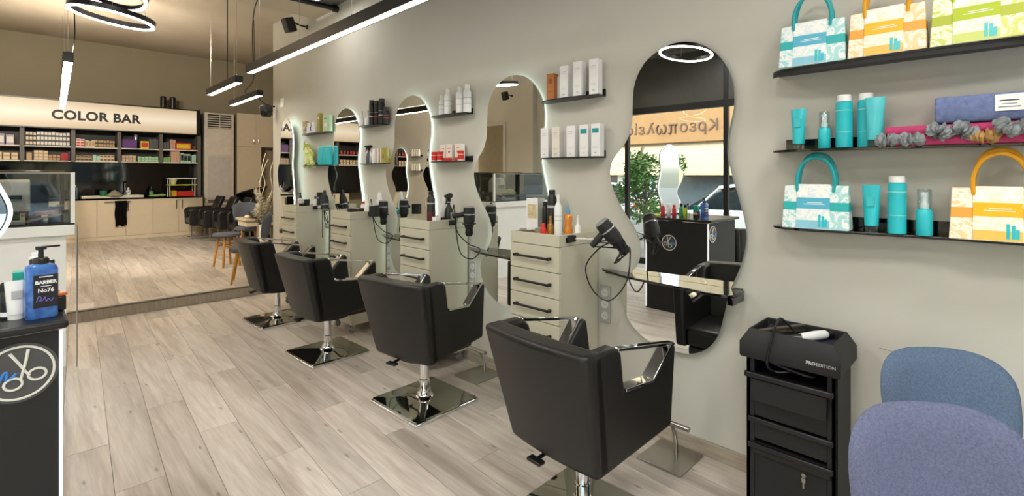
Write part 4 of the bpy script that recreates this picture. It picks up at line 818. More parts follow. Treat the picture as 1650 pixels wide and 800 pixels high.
G().box(-.55, .55, -.2, -.17, 0, .05).box(-.55, .55, .17, .2, 0, .05).box(-.55, -.52, -.17, .17, 0, .05).box(.52, .55, -.17, .17, 0, .05).box(-.52, .52, -.17, .17, 0, .008).build('basin', mat('ceramic', 'd9d2c2', .2), t, bevel=.006)
G().tube([(.25, .19, .04), (.25, .19, .32), (.25, .12, .36), (.25, .05, .33)], .016).build('tap', CHROME, t); G().cyl((.25, .19, .05), (.25, .19, .12), .028).cyl((.28, .19, .1), (.33, .17, .13), .008).build('tap_lever', CHROME, t)
def item(nm, label, cat, x, z, g, m, y=YB+.2, group=None):
    o = g.build(nm, m, None, (x, y, z)); return tag(o, label, cat, group)
zw = 1.0605
bottle('blue bottle on the worktop edge beside the reception desk', (.90, YB+.2, zw), .07, .24, mat('bottle_blue', '4f74ab', .35), WHITE, .04, None, .5)
bottle('tall pale blue bottle behind the blue bottle', (.96, YB+.38, zw), .05, .30, mat('bottle_paleblue', '8aa0bf', .35), WHITE, .05, None, .5)
item('cup', 'green cup on the sink rim', 'cup', 1.42, zw+.05, G().lathe([(.06, 0), (.07, .12), (.06, .12), (.05, .01)], 16), mat('dark_green', '1f6b43', .5), YB+.1)
item('cleaning_cloth', 'crumpled grey cloth heaped on the sink rim', 'cloth', 1.62, zw+.0505, G().lathe([(.17, 0), (.12, .04), (.06, .09), (.001, .13)], 9), mat('grey_cloth', '9c9280', .9), YB+.12)
bottle('white dish soap bottle by the tap', (1.92, YB+.52, zw), .05, .22, W_, WHITE, .05, None, .4); bottle('dark soap bottle with green label by the sink', (2.34, YB+.36, zw), .045, .25, BLK, BLK, .06, None, .3, [(GREEN, .2, .5)])
item('rubber_gloves', 'light green rubber gloves lying beside the sink', 'gloves', 2.38, zw, G().ball((0, 0, .03), (.14, .06, .03)).ball((.12, .02, .035), (.09, .05, .034)), mat('lime_rubber', '8fb36a', .6), YB+.12)
t = thing('wire_rack', 'small two-tier rack with yellow green shelf at the end of the worktop', 'rack', (2.92, YB+.22, zw))
for x in (-.26, .26):
    for y in (-.12, .12): G().cyl((x, y, 0), (x, y, .42), .009, n=8).build('leg', WHITEM, t)
bx(-.30, .30, -.14, .14, .26, .285).build('shelf', mat('yellow_green_board', 'c9c83e', .5), t); bx(-.29, .29, -.14, .14, .42, .44).build('shelf', WHITEM, t)
carton('red flat box under the rack at the worktop end', (2.98, YB+.2, zw), .22, .36, .12, RED, PI/2*0, None)
carton('yellow box beside the red flat box under the rack', (2.74, YB+.10, zw), .14, .09, .14, mat('yellow_box', 'd9a514', .5), 0, None); 
carton('second yellow box behind the first under the rack', (2.75, YB+.26, zw), .12, .09, .14, mat('yellow_box', 'd9a514', .5), 0, None)
item('ruffled_pot', 'small white ruffled pot standing on the yellow green shelf', 'pot', 2.75, zw+.286, G().lathe([(.05, 0), (.07, .08), (.09, .13), (.05, .15), (.001, .15)], 9), mat('cream_pot', 'e4dfae', .6), YB+.2)
# stock on the dye shelves
rnd = random.Random(11)
ORD = ('first', 'second', 'third', 'fourth', 'fifth', 'sixth', 'seventh', 'eighth', 'ninth', 'tenth')
def stock(bay, upper, x0, x1, n, w, h, m, what, rows=1, jit=.15, d=.16, y=0, top=None):
    """n small packs side by side between two points of a bay, in rows stacked on each other"""
    z = (2.19 if upper else 1.885)+.0006; first = None
    names = {-2: 'outermost', -1: 'hidden', 0: 'first', 1: 'second', 2: 'third', 3: 'fourth', 4: 'fifth'}
    lab = '%s on the %s shelf of the %s dye bay' % (what, 'upper' if upper else 'lower', names[bay])
    a = POST[bay+2]+.05; L = .687; st_ = (x1-x0)*L/n
    for r in range(rows):
        for k in range(n):
            hh = h
            if first is None:
                first = bx(-w/2, w/2, 0, d, 0, hh-.0006).build('dye_box', m, None); o = tag(first, lab, 'box', what.replace('box', 'boxes').replace('carton', 'cartons').replace('pack', 'packs')+' in the %s dye bay' % names[bay]); 
                if top: bx(-w*.42, w*.42, -.002, .0, hh*.2, hh*.8).build('box_front', top, first)
            else: o = dup(first)
            if n*rows > 1: o['label'] = what+(', %s from left' % ORD[k] if n > 1 else '')+(', %s row' % (('lower', 'upper') if rows == 2 else ('bottom', 'middle', 'top'))[r] if rows > 1 else '')+', %s shelf, %s bay' % ('upper' if upper else 'lower', names[bay])
            if r == rows-1: o.scale = (1, 1, rnd.uniform(.78, 1.0))
            o.location = (a+x0*L+(k+.5)*st_, YB+.14+y+rnd.uniform(0, .02), z+r*h)
MA = {k: mat('pack_'+k, c, .5) for k, c in dict(tan='b99a6c', pale='d8c9ac', dark='3a302a', red='c9342a', lilac='a79bb5', purple='5d2f77', pink='c7a08c', green='7fae6a', mint='a9cdb8', grey='55555a', white='e6e2da', yellow='e2c428', brown='7a5334', black='17161a').items()}
stock(0, 1, -.0, .12, 1, .08, .09, MA['red'], 'red dye pack', 3); stock(0, 1, .52, .92, 2, .115, .25, MA['lilac'], 'lilac carton', 1, top=MA['white'])
stock(0, 0, .0, .5, 4, .08, .07, MA['tan'], 'tan dye box', 1, top=MA['brown']); stock(0, 0, .5, 1, 3, .10, .085, MA['tan'], 'larger tan dye box', 2, top=MA['pale'])
stock(1, 1, .0, .24, 3, .05, .10, MA['black'], 'black dye tube box', 3, top=MA['pale']); stock(1, 1, .24, 1, 9, .052, .105, MA['grey'], 'grey dye tube box with white end', 3, top=MA['white'])
stock(1, 0, .0, .16, 1, .08, .17, MA['tan'], 'tall tan box', 1); stock(1, 0, .18, .5, 3, .068, .07, MA['tan'], 'tan dye box', 3, top=MA['pale']); stock(1, 0, .5, .78, 3, .06, .065, MA['brown'], 'brown dye box', 2, top=MA['tan']); stock(1, 0, .8, .95, 2, .05, .085, MA['red'], 'red dye box', 2)
stock(1, 0, .955, 1, 1, .03, .2, MA['purple'], 'narrow purple box')
stock(2, 1, .0, .2, 2, .07, .06, MA['white'], 'white and red dye box', 3, top=MA['red']); stock(2, 1, .22, .46, 3, .055, .16, MA['pale'], 'pale upright dye box', 1, top=MA['tan']); stock(2, 1, .46, .96, 7, .045, .09, MA['dark'], 'dark dye box', 2, top=MA['tan'])
stock(2, 0, .0, .38, 4, .066, .06, MA['tan'], 'tan dye box', 2, top=MA['dark']); stock(2, 0, .4, .58, 2, .058, .15, MA['mint'], 'mint dye box'); stock(2, 0, .58, .95, 4, .06, .07, MA['pale'], 'pale dye box', 2, top=MA['brown'])
stock(3, 1, .02, .40, 1, .27, .21, MA['purple'], 'large purple box'); stock(3, 1, .62-.12, .74, 1, .15, .19, MA['yellow'], 'yellow, green and red gift box', 1, top=MA['red']); stock(3, 1, .74, 1, 4, .042, .24, MA['grey'], 'dark grey bottle box')
stock(3, 0, .0, .38, 4, .06, .075, MA['pink'], 'pinkish dye box', 2, top=MA['pale']); stock(3, 0, .42, 1, 6, .062, .065, MA['green'], 'green dye box', 2, top=MA['mint'])
stock(4, 1, .0, .18, 2, .055, .2, MA['grey'], 'dark upright box'); stock(4, 1, .2, .36, 2, .05, .25, MA['pink'], 'pinkish upright box'); stock(4, 1, .34, .82, 1, .33, .19, MA['red'], 'red and yellow display pack', 1, top=MA['yellow'], y=-.06); stock(4, 1, .86, .98, 2, .035, .11, MA['brown'], 'small brown pack')
stock(4, 0, .0, .2, 3, .04, .13, MA['green'], 'green dye box'); stock(4, 0, .22, .48, 3, .055, .09, MA['pink'], 'pinkish dye box', 3); stock(4, 0, .5, .82, 3, .068, .26, MA['mint'], 'tall mint box', 1, top=MA['black']); stock(4, 0, .85, .98, 2, .04, .2, MA['mint'], 'narrow mint box')
for b in (-2, -1):
    stock(b, 1, .05, .95, 6, .07, .16, MA['dark'], 'dark dye box', 1, top=MA['red']); stock(b, 0, .05, .95, 6, .075, .08, MA['tan'], 'tan dye box', 2, top=MA['pale'])
tag(G().lathe([(.035, 0), (.035, .1), (.02, .12)], 14).build('tin', SILV, None, (POST[5]+.05+.26, YB+.2, 2.1906+.211)), 'silver tin standing on the large purple box', 'tin')

# ---------------------------------------------------------------- air conditioner and tall cupboard
t = thing('standing_air_conditioner', 'tall white standing air conditioner with louvres at its top', 'air conditioner', (3.76, 14.4, .865))
AC = mat('ac_white', 'd3c9ba', .35); bx(-.34, .34, 0, .34, 0, 2.30).build('body', AC, t, bevel=.02)
bx(-.27, .27, -.006, .01, 1.90, 2.26).build('outlet_recess', mat('ac_dark', '2b2823', .5), t)
for k in range(6): bx(-.27, .27, -.022, -.006, 0, .022).build('louvre', AC, t, (0, 0, 1.915+k*.058), (.35, 0, 0))
bx(-.006, .006, -.024, -.006, 1.90, 2.26).build('louvre_stem', AC, t); bx(-.27, .27, -.012, 0, 1.22, 1.89).build('upper_panel', AC, t, bevel=.004); bx(-.27, .27, -.014, 0, .10, 1.19).build('lower_panel', mat('ac_gloss', 'c4bcb2', .12), t, bevel=.004)
bx(-.26, .26, -.004, .01, .0, .08).build('intake_strip', GREYW, t)
tag(G().box(-.36, .36, -.06, .36, 0, .05).box(-.34, .34, 0, .34, -.738, 0).build('plinth_box', mat('plinth_cream', 'cbbda4', .5), None, (3.76, 14.38, .864-.05)), 'cream boxed plinth carrying the standing air conditioner', 'plinth')
t = thing('tall_cupboard', 'tall cream cupboard with two upper doors and an open niche', 'cupboard', (4.17, 14.4, FP))
G().box(0, 1.0, .02, .37, 2.20, 3.09).box(0, .60, .02, .37, 0, 2.20).box(.60, 1.0, .33, .37, 0, 2.20).box(.97, 1.0, .02, .33, 0, 2.2).build('carcass', mat('cupboard_inner', '9a8c73', .6), t)
for a, b, z0, z1, xh in ((.004, .466, 2.205, 3.085, .40), (.470, .996, 2.205, 3.085, .52), (.004, .60, .06, 2.198, None)):
    d = bx(a, b, 0, .02, z0, z1).build('door', CREAM, t, bevel=.002)
    if xh: G().tube(catmull([(xh, 0, z0+.08), (xh, -.03, z0+.10), (xh, -.035, z0+.16), (xh, -.03, z0+.22), (xh, 0, z0+.24)], 4, False), .009).build('handle', STEEL, d)

# ---------------------------------------------------------------- shampoo seats, desk, stool
t0 = None
def shampoo(loc, rz, label):
    t = thing('shampoo_chair', label, 'chair', loc, rz, 'black shampoo chairs in a row')
    G().box(-.24, .28, -.24, .24, .34, .48).build('seat', LEATH, t, bevel=.03); G().panel(lambda s, v: (-.24-.22*v, .26*s, .42+.52*v), lambda s, v: (-.14-.22*v, .26*s, .44+.52*v), 6, 5).build('backrest', LEATH, t, bevel=.03)
    for s in (-1, 1): G().prism([(-.28, .30), (.28, .30), (.30, .64), (.24, .70), (-.30, .70)], s*.29-.045, s*.29+.045, 'y').build('armrest', LEATH, t, bevel=.03)
    for s in (-1, 1): G().box(-.2, .24, s*.27-.02, s*.27+.02, 0, .02).box(.14, .17, s*.27-.015, s*.27+.015, .02, .30).box(-.16, -.13, s*.27-.015, s*.27+.015, .02, .30).build('leg', STEEL, t)
    return t
for k in range(4): shampoo((3.12+.10*k, 13.4-.72*k, FP), PI-.05, 'black shampoo chair %s in the row along the back' % ('nearest the color bar', 'second from the color bar', 'third from the color bar', 'closest to the desk')[k])
t = thing('shampoo_basin', 'black tilted shampoo basin beside the tall cupboard', 'basin', (4.05, 12.9, FP)); v = catmull([(-.34, .02, 0), (-.2, .20, 0), (.08, .24, 0), (.30, .16, 0), (.34, 0, 0), (.30, -.16, 0), (.08, -.24, 0), (-.2, -.20, 0)], 4)
vv = []; sc = [(.45, -.22), (.8, -.12), (1, 0), (1.02, .02), (.9, .015), (.6, -.10), (.1, -.15)]
for q, z in sc: vv += [(p.x*q, p.y*q, z+p.x*.28) for p in v]
n = len(v); G().add(vv, [(i*n+j, i*n+(j+1) % n, (i+1)*n+(j+1) % n, (i+1)*n+j) for i in range(len(sc)-1) for j in range(n)]+[tuple(range(n)), tuple(range((len(sc)-1)*n, len(sc)*n))]).build('bowl', BLKG, t, (0, 0, 1.07)); G().box(-.12, .14, -.14, .14, 0, .86).build('pedestal', BLK, t, bevel=.02); G().tube([(.28, 0, 1.10), (.3, 0, 1.3), (.15, 0, 1.34)], .015).build('mixer_tap', CHROME, t)
t = thing('manicure_desk', 'small cream manicure desk on the platform behind the wall end', 'desk', (3.12, 9.5, FP)); DC = mat('desk_cream', 'cbbda2', .4)
bx(-.32, .38, -.26, .26, .66, .70).build('desk_top', DC, t, bevel=.006); bx(-.29, .35, -.23, .23, .56, .66).build('drawer_box', DC, t, bevel=.004); bx(-.02, .16, -.10, .10, .03, .56).build('pedestal', DC, t, bevel=.006); bx(-.16, .28, -.2, .2, 0, .03).build('foot', DC, t)
tag(bx(-.24, .1, -.1, .1, 0, .012).build('nail_tray', mat('dark_tray', '3c2f28', .4), None, (3.12, 9.45, FP+.7005)), 'dark flat tray lying on the manicure desk', 'tray'); tag(G().ball((0, 0, .03), (.05, .035, .03)).build('hand_cushion', mat('cream_cushion', 'ded0b4', .7), None, (2.86, 9.32, FP+.7005)), 'small cream hand cushion on the corner of the manicure desk', 'cushion')
t = thing('pampas_vase', 'white floor vase of pampas plumes and curly twigs beside the wall end', 'vase', (2.98, 8.95, FP)); PAMP = mat('pampas', 'f2e8d4', .95, var=.2, scale=40); 
G().lathe([(.09, 0), (.07, .10), (.055, .30), (.05, .52), (.06, .62), (.055, .62), (.04, .50), (.001, .48)], 20).build('vase_body', mat('vase_white', 'd8d2c4', .4), t)
def plume(P, R, n, sd, nm='plume', m=PAMP):
    r_ = random.Random(sd); g = G(); C = catmull(P, 6, False)
    for k in range(n):
        q = r_.random(); p = C[min(len(C)-1, int(q*len(C)))]; a = r_.uniform(0, 2*PI); w = R*(.35+math.sin(PI*min(1, q*.9+.1)))*r_.uniform(.5, 1); e = Vector((math.cos(a)*w, math.sin(a)*w, r_.uniform(-.3, .7)*R)); s_ = Vector((-math.sin(a), math.cos(a), 0))*.012
        g.add([p-s_, p+s_, p+e], [(0, 1, 2)])
    o = g.build(nm, m, t); o['kind'] = 'stuff'; return o
plume([(0, 0, .62), (-.06, -.02, .75), (-.08, -.03, .92)], .12, 420, 1); plume([(.02, 0, .66), (.0, .02, .95), (-.10, .02, 1.18)], .11, 420, 2); plume([(.02, 0, .70), (.08, .02, .9), (.16, .02, 1.12)], .10, 380, 3); plume([(0, 0, .60), (-.12, 0, .72), (-.2, 0, .80)], .09, 200, 4, 'dry_leaf', mat('dry_green', '6d6a45', .9))
for P in ([(0, 0, .6), (.02, 0, .9), (-.05, 0, 1.25), (.04, 0, 1.6), (.10, 0, 1.72)], [(.02, 0, .6), (.06, 0, .95), (.16, 0, 1.2), (.13, 0, 1.5), (.2, 0, 1.75)], [(.0, .02, .6), (-.03, .02, 1.0), (.05, .02, 1.3), (.0, .02, 1.55), (.06, .02, 1.82)]): G().tube(catmull(P, 5, False), .007, 6).build('curly_twig', mat('twig', 'd4c7ab', .7), t)
felt_chair('grey felt chair behind the manicure desk', (3.12, 10.12, FP), -PI/2-.1, GREYF, 'grey felt chairs at the manicure desk', .93)
felt_chair('dark grey felt chair seen from the side by the farthest wavy mirror', (2.28, 7.36, FP), PI-.35, GREYF, 'grey felt chairs at the manicure desk', .93)
t = thing('round_stool', 'round stool with grey felt seat and splayed yellow oak legs', 'stool', (2.40, 8.80, FP))
G().lathe([(.04, .475), (.19, .48), (.205, .50), (.20, .525), (.17, .535), (.001, .538)], 28).build('seat', GREYF, t)
for k in range(4):
    a = PI/4+k*PI/2+.25; c, s = math.cos(a), math.sin(a); G().tube([(c*.12, s*.12, .477), (c*.19, s*.19, 0)], [.021, .016], 10).build('leg', OAK, t)
for k in range(4):
    a = PI/4+k*PI/2+.25; b = a+PI/2; z = .20 if k % 2 else .33; r = .12+.07*(1-z/.477); G().cyl((math.cos(a)*r, math.sin(a)*r, z), (math.cos(b)*r, math.sin(b)*r, z), .010, n=8).build('stretcher', OAK, t)
# ---------------------------------------------------------------- reception desk
t = thing('reception_desk', 'white reception desk with thick top beside the platform step', 'desk', (0, 5.5, 0))
bx(-1.9, .31, 0, .03, 0, 1.085).build('front_panel', WHITE, t, bevel=.003); bx(.29, .31, .03, .62, 0, 1.085).build('side_panel', WHITE, t); bx(-1.9, .29, .6, .62, 0, 1.085).build('rear_panel', CAB, t); bx(-1.9, -1.88, .03, .6, 0, 1.085).build('side_panel', WHITE, t)
bx(-1.95, .362, -.04, .66, 1.085, 1.17).build('counter_top', WHITE, t, bevel=.004); bx(-1.88, .29, .03, .6, .0, .06).build('plinth', CAB, t)
t = thing('glass_display_case', 'glass display case with white corner post on the reception desk', 'display case', (0, 5.5, 1.1705))
bx(-1.9, .36, -.035, .65, 0, .012).build('base_tray', BLK, t); bx(-1.88, .335, -.030, -.024, .012, .42).build('front_pane', CASEG, t); bx(.335, .362, -.035, -.008, .012, .43).build('corner_post', WHITE, t); bx(.347, .353, -.008, .62, .012, .42).build('side_pane', CASEG, t)
bx(-1.88, .345, -.03, -.02, .42, .43).build('pane_rim', STEEL, t); bx(-.9, .33, .58, .64, .42, .45).build('rear_rail', mat('olive_brown', '6b5a3c', .5), t); bx(-.9, -.87, .59, .63, .012, .42).build('rear_post', BLK, t); bx(.30, .33, .59, .63, .012, .42).build('rear_post', BLK, t)
zt_ = 1.1835
t = thing('receipt_printer', 'cream card terminal printer inside the glass case', 'printer', (.0, 5.78, zt_)); G().prism([(-.10, 0), (.10, 0), (.10, .30), (.02, .36), (-.05, .34), (-.10, .14)], -.10, .10, 'x').build('printer_body', mat('printer_cream', 'd9cfbd', .45), t, bevel=.01); bx(-.05, .05, -.115, -.08, .2, .23).build('paper_slot', BLK, t); bx(-.09, .09, -.112, -.095, .02, .1).build('keypad', GREYP, t)
t = thing('keypad_box', 'cream till keypad with dark keys at the case front', 'till', (-.06, 5.60, zt_)); G().prism([(-.09, 0), (.08, 0), (.08, .09), (-.09, .03)], -.13, .13, 'x').build('till_body', mat('printer_cream', 'd9cfbd', .45), t, bevel=.006)
for r_ in range(3):
    for c_ in range(4): bx(-.022, .022, -.018, .018, 0, .012).build('key', mat('key_dark', '3a3b3a', .5), t, (-.09+c_*.055, -.055+r_*.05, .047+r_*.0165), (.34, 0, 0))
tag(bx(-.16, .16, -.012, .012, 0, .016).build('card_strip', mat('tan_ruler', 'c9a27c', .5), None, (.14, 5.56, zt_+.03), (0, -.22, .1)), 'tan strip of card leaning inside the glass case', 'card')
tag(bx(-.07, .07, -.03, .03, 0, .03).build('orange_box', mat('orange_box', 'd0642a', .5), None, (.20, 5.62, zt_+.07), (0, -.1, .1)), 'orange box on top of the things in the glass case', 'box')
carton('dark teal box standing in the glass case', (.255, 5.70, zt_), .10, .08, .13, mat('dark_teal', '1e3438', .5), .2); carton('dark red box behind the dark teal box in the glass case', (.10, 5.66, zt_), .1, .12, .07, mat('dark_red', '5a2a22', .5), .1)
bottle('pale jar in the corner of the glass case', (.315, 5.66, zt_), .025, .10, mat('pale_jar', 'cdbfae', .4), BLK, .03, None, .9, name='jar', cat='jar'); bottle('dark flask with steel cap in the glass case', (.29, 5.80, zt_), .035, .14, BLK, SILV, .04, None, .7)
for x, y, rz, w in ((.06, 6.02, .35, 'black flat monitor at the end of the reception desk'), (-.85, 6.0, .75, 'wide black monitor in the middle of the reception desk')):
    t = thing('monitor', w, 'monitor', (x, y, zt_), rz); W_2 = .17 if x > 0 else .32
    bx(-W_2, W_2, -.02, .02, .05, .43).build('screen', BLKG, t, bevel=.006); bx(-W_2+.015, W_2-.015, .02, .022, .075, .415).build('display', mat('display_off', '0c0d10', .15), t); G().box(-.03, .03, -.01, .01, .01, .1).box(-.11, .11, -.07, .07, 0, .012).build('foot', BLK, t)
tag(G().lathe([(.05, 0), (.1, .06), (.12, .1), (.06, .15), (.001, .17)], 10).build('flower_bowl', mat('yellow_flowers', 'c9c36a', .7, scale=25, col2='7f9a4a'), None, (-.35, 5.85, zt_)), 'low bowl of yellow green flowers on the reception desk', 'flowers')
tag(G().cyl((0, 0, 0), (0, 0, 1.17), .006, n=8).build('clear_post', STEEL, None, (.372, 5.44, 0)), 'thin steel post at the corner of the reception desk', 'post')

# ---------------------------------------------------------------- barber stand
t = thing('barber_stand', 'black barber stand with round scissors emblem and lit corner strip', 'stand', (0, 2.32, 0))
bx(-.62, .112, 0, .76, 0, 1.05).build('body', BLKM, t, bevel=.003); bx(-.66, .135, -.04, .80, 1.055, 1.085).build('stand_top', BLK, t, bevel=.01); G().box(-.62, .12, -.005, .77, 1.048, 1.055).build('top_rail', CHROME, t)
LEDW = mat('led_white', 'f4f7ff', .5, emit=.45); bx(.1125, .121, -.004, .012, .02, 1.046).build('led_edge', LEDW, t); bx(.1125, .121, .745, .76, .02, 1.046).build('led_edge', LEDW, t)
def emblem(loc, rz):
    e = bpy.data.objects.new('emblem', None); COL.objects.link(e); e.parent = t; e.location = loc; e.rotation_euler = (0, 0, rz); R = .098
    C_ = lambda r, w=.004, y=-.004, n=40: [(r*math.cos(2*PI*k/n), y, r*math.sin(2*PI*k/n)) for k in range(n)]
    G().lathe([(R, 0), (R, .003)], 40, M=Matrix.Rotation(PI/2, 4, 'X')).build('disc', mat('emblem_grey', '4c4c4d', .5), e)
    wt_ = mat('emblem_white', 'e2e2da', .45); g_ = G().tube(C_(.086), .0040, 6, True)
    g_.build('ring', wt_, e)
    s_ = G(); s_.tube([(-.022, -.004, .068), (.0, -.004, .03), (.018, -.004, -.004), (.026, -.004, -.014)], [.005, .0045, .004, .004], 6).tube([(.022, -.0055, .074), (.016, -.0055, .035), (.008, -.0055, -.002), (.004, -.0055, -.022)], [.005, .0045, .004, .004], 6)
    s_.tube([(.044+.022*math.cos(k*PI/8), -.004, -.014+.019*math.sin(k*PI/8)) for k in range(16)], .004, 6, True).tube([(-.014+.022*math.cos(k*PI/8), -.005, -.034+.019*math.sin(k*PI/8)) for k in range(16)], .004, 6, True).build('scissors', wt_, e)
    G().tube(catmull([(-.074, -.004, -.03), (-.062, -.004, -.002), (-.054, -.004, .004), (-.054, -.004, -.02), (-.046, -.004, -.018), (-.036, -.004, .006), (-.028, -.004, .006), (-.030, -.004, -.018), (-.018, -.004, -.012), (-.006, -.004, .002)], 5, False), .0045, 6).build('hair_wave', mat('emblem_blue', '3f86d8', .45), e)
emblem((.014, -.0005, .925), 0); emblem((.1125, .46, .80), PI/2)
t = thing('stand_mirror', 'wavy white rimmed mirror standing on the barber stand facing the window', 'mirror', (0, 2.98, 1.0855))
SM = [(-.31-a*.74, (b-.552)*.48) for a, b in OUTC]; sm_in = inset(SM, -SG*.012)
G().prism(sm_in, -.004, .002, 'y').build('mirror_glass', MIRROR, t); G().prism(SM, .003, .02, 'y').build('backing', BLK, t); G().tube([(a, .002, b) for a, b in SM], .008, 6, True).build('white_rim', mat('rim_white', 'e9eef0', .4, emit=.5), t); G().box(-.5, -.12, -.03, .05, 0, .02).build('foot', BLK, t)
ZS = 1.0855
def at_stand(px, y):
    u = (px-825)/804; return (y*(1+u)/(1-u), y, ZS)
t = thing('pump_bottle', 'big blue barber gel bottle with black pump on the stand corner', 'bottle', at_stand(66, 2.385), .12)
rr = lambda w, d, r: [(sx_*(w-r)+r*math.cos(a), sy_*(d-r)+r*math.sin(a)) for sx_, sy_, a0 in ((1, 1, 0), (-1, 1, 90), (-1, -1, 180), (1, -1, 270)) for a in [math.radians(a0+k*30) for k in range(4)]]
def loft(secs): 
    v = [(x, y, z) for p, z in secs for x, y in p]; n = len(secs[0][0]); return G().add(v, [(i*n+j, i*n+(j+1) % n, (i+1)*n+(j+1) % n, (i+1)*n+j) for i in range(len(secs)-1) for j in range(n)]+[tuple(range(n)), tuple(range((len(secs)-1)*n, len(secs)*n))])
BB = mat('blue_swirl', '1f449e', .2, scale=26, col2='5c90d8'); loft([(rr(.040, .028, .012), 0), (rr(.042, .030, .013), .006), (rr(.042, .030, .013), .168), (rr(.037, .027, .013), .180), (rr(.018, .018, .010), .187)]).build('bottle_body', BB, t)
lb = bx(-.024, .040, -.0312, -.030, .038, .150).build('label_band', mat('label_black', '17171f', .35), t)
text('BARBER', .0158, PRINTW, lb, (.008, -.0318, .124), FACE_Y, bold=.0006); text('No76', .018, PRINTW, lb, (.008, -.0318, .096), FACE_Y, bold=.0005)
G().box(-.010, .026, -.0318, -.0312, .142, .145).box(-.006, .022, -.0318, -.0312, .110, .112).build('small_print', PRINTW, lb); G().tube([(x*.78+.001, -.0316, z) for x, y, z in catmull([(-.022, 0, .058), (-.014, 0, .078), (-.006, 0, .070), (-.012, 0, .060), (.0, 0, .064), (.006, 0, .074), (.010, 0, .058), (.018, 0, .066), (.026, 0, .058), (.034, 0, .068)], 4, False)], .0014, 5).build('script_flourish', mat('violet_print', '7a72d0', .45), lb)
G().lathe([(.021, .185), (.022, .20), (.018, .207), (.008, .209), (.007, .236)], 16).build('pump_collar', BLK, t); G().box(-.014, .014, -.010, .010, .234, .246).box(.0, .05, -.006, .006, .240, .247).build('pump_head', BLK, t, bevel=.002)
tube_pack('white flat cream tube leaning beside the blue gel bottle', at_stand(27, 2.42), .026, .13, WHITEM, WHITE, None, PI/2, PRINT)
carton('teal and black box behind the white cream tube', at_stand(36, 2.50), .05, .05, .15, mat('teal_box', '1fae9c', .4), PI/2, None, [(BLK, 0, .55, 1)])
bottle('dark bottle with barcode at the frame edge of the stand', at_stand(13, 2.44), .02, .125, mat('dark_bottle', '22262c', .3), BLK, .03, None, .9, [(PRINTW, .08, .2)]); bottle('black dispenser behind the dark bottle on the stand', at_stand(5, 2.50), .022, .11, BLK, BLK, .02, None, .9)
bottle('clear little bottle with black cap behind the blue gel bottle', at_stand(82, 2.56), .018, .175, CLEAR, BLK, .02, None, .6)
t = thing('clipper', 'black clipper with orange top at the edge of the stand', 'clipper', at_stand(96, 2.46), .3); G().box(-.014, .014, -.02, .02, 0, .055).build('clipper_body', BLK, t, bevel=.006); G().box(-.016, .016, -.022, .022, .055, .066).build('orange_top', mat('orange_cap', 'd9702c', .4), t, bevel=.003)
carton('pale grey box standing between the blue bottle and the orange topped clipper', at_stand(90, 2.47), .022, .02, .075, mat('pale_grey', 'c9c4bb', .5), .1)
for y, x, h, m, cap, w in ((2.66, .06, .17, mat('green_gel', '3fa37a', .3), BLK, 'green bottle on the barber stand, reflected in the nearest mirror'), (2.74, .07, .15, mat('red_gel', 'cf3a3a', .35), RED, 'red bottle on the barber stand, reflected in the nearest mirror'), (2.81, .06, .16, W_, WHITE, 'white bottle on the barber stand, reflected in the nearest mirror'), (2.88, .07, .17, mat('pinkred_gel', 'd2364a', .35), W_, 'pink red bottle with white cap on the barber stand, reflected'), (2.60, .08, .16, mat('yellow_gel', 'c4cf2a', .35), BLK, 'yellow green bottle on the barber stand, reflected in the mirror')):
    bottle(w, (x, y, ZS), .024, h, m, cap, .035, None, .7)
tag(bx(-.05, .05, -.06, .06, 0, .03).build('clip_tray', mat('lime_tray', 'c7d31f', .4), None, (.06, 3.0, ZS), bevel=.006), 'lime green tray at the far end of the barber stand', 'tray')

# ---------------------------------------------------------------- the street outside
ROADM = mat('asphalt', '5a5957', .9, bump=.2, bscale=40, scale=3); PAVE = mat('pavement', '868077', .85, scale=2); 
struct(bx(-60, 60, -60, 60, -.4, -.13).build('ground', ROADM, None, (0, 0, -.13)))
struct(bx(-5.2, -2.7, -30, 40, -.26, -.02).build('pavement_street', PAVE)); struct(bx(-2.7, 30, -5.4, -2.4, -.26, -.02).build('pavement_front', PAVE)); struct(bx(-15.0, -12.4, -30, 45, -.26, -.05).build('pavement_far', PAVE))
CREAMW = mat('facade_cream', 'a5957b', .8); TANF = mat('fascia_tan', '86653f', .8, scale=1.5, var=.08)
b = thing('shop_building', 'cream shop building across the street with tan fascia and dark letters', 'building', (-14.5, 12, -.05))
bx(-6, 0, -16, 16, 0, 9).build('wall', CREAMW, b); bx(.0, .22, -16, 16, 3.0, 4.35).build('fascia', TANF, b)
for k in range(6): 
    bx(.0, .06, -14+k*4.7, -10.6+k*4.7, .1, 1.55).build('shop_window', mat('dark_shop_glass', '4a545a', .1), b)
    G().prism([(0, 1.75), (.9, 1.62), (.9, 1.70), (0, 2.95)], -14.4+k*4.7, -9.9+k*4.7, 'y').build('awning', mat('awning_cream', '9f8f74', .8), b)
    f_ = bx(.0, .05, -13.6+k*4.7, -11.6+k*4.7, 5.3, 7.4).build('upper_window', WHITE, b); bx(.03, .055, -13.5+k*4.7, -11.7+k*4.7, 5.4, 7.3).build('window_glass', mat('dark_shop_glass', '4a545a', .1), f_)
SBR = mat('sign_brown', '4d2f1f', .6); cy_ = -3.8; LT = .66                       # raised letters, placed one after another
STROKES = {'π': (.42, [[(0, .40), (.42, .40)], [(.10, .40), (.10, .0)], [(.31, .40), (.31, .06), (.36, .0), (.42, .02)]]), 'ω': (.50, [catmull([(.12, .42, 0), (.03, .32, 0), (.02, .14, 0), (.12, .02, 0), (.22, .08, 0), (.25, .24, 0)], 4, False), catmull([(.25, .24, 0), (.28, .08, 0), (.38, .02, 0), (.48, .14, 0), (.47, .32, 0), (.38, .42, 0)], 4, False)])}
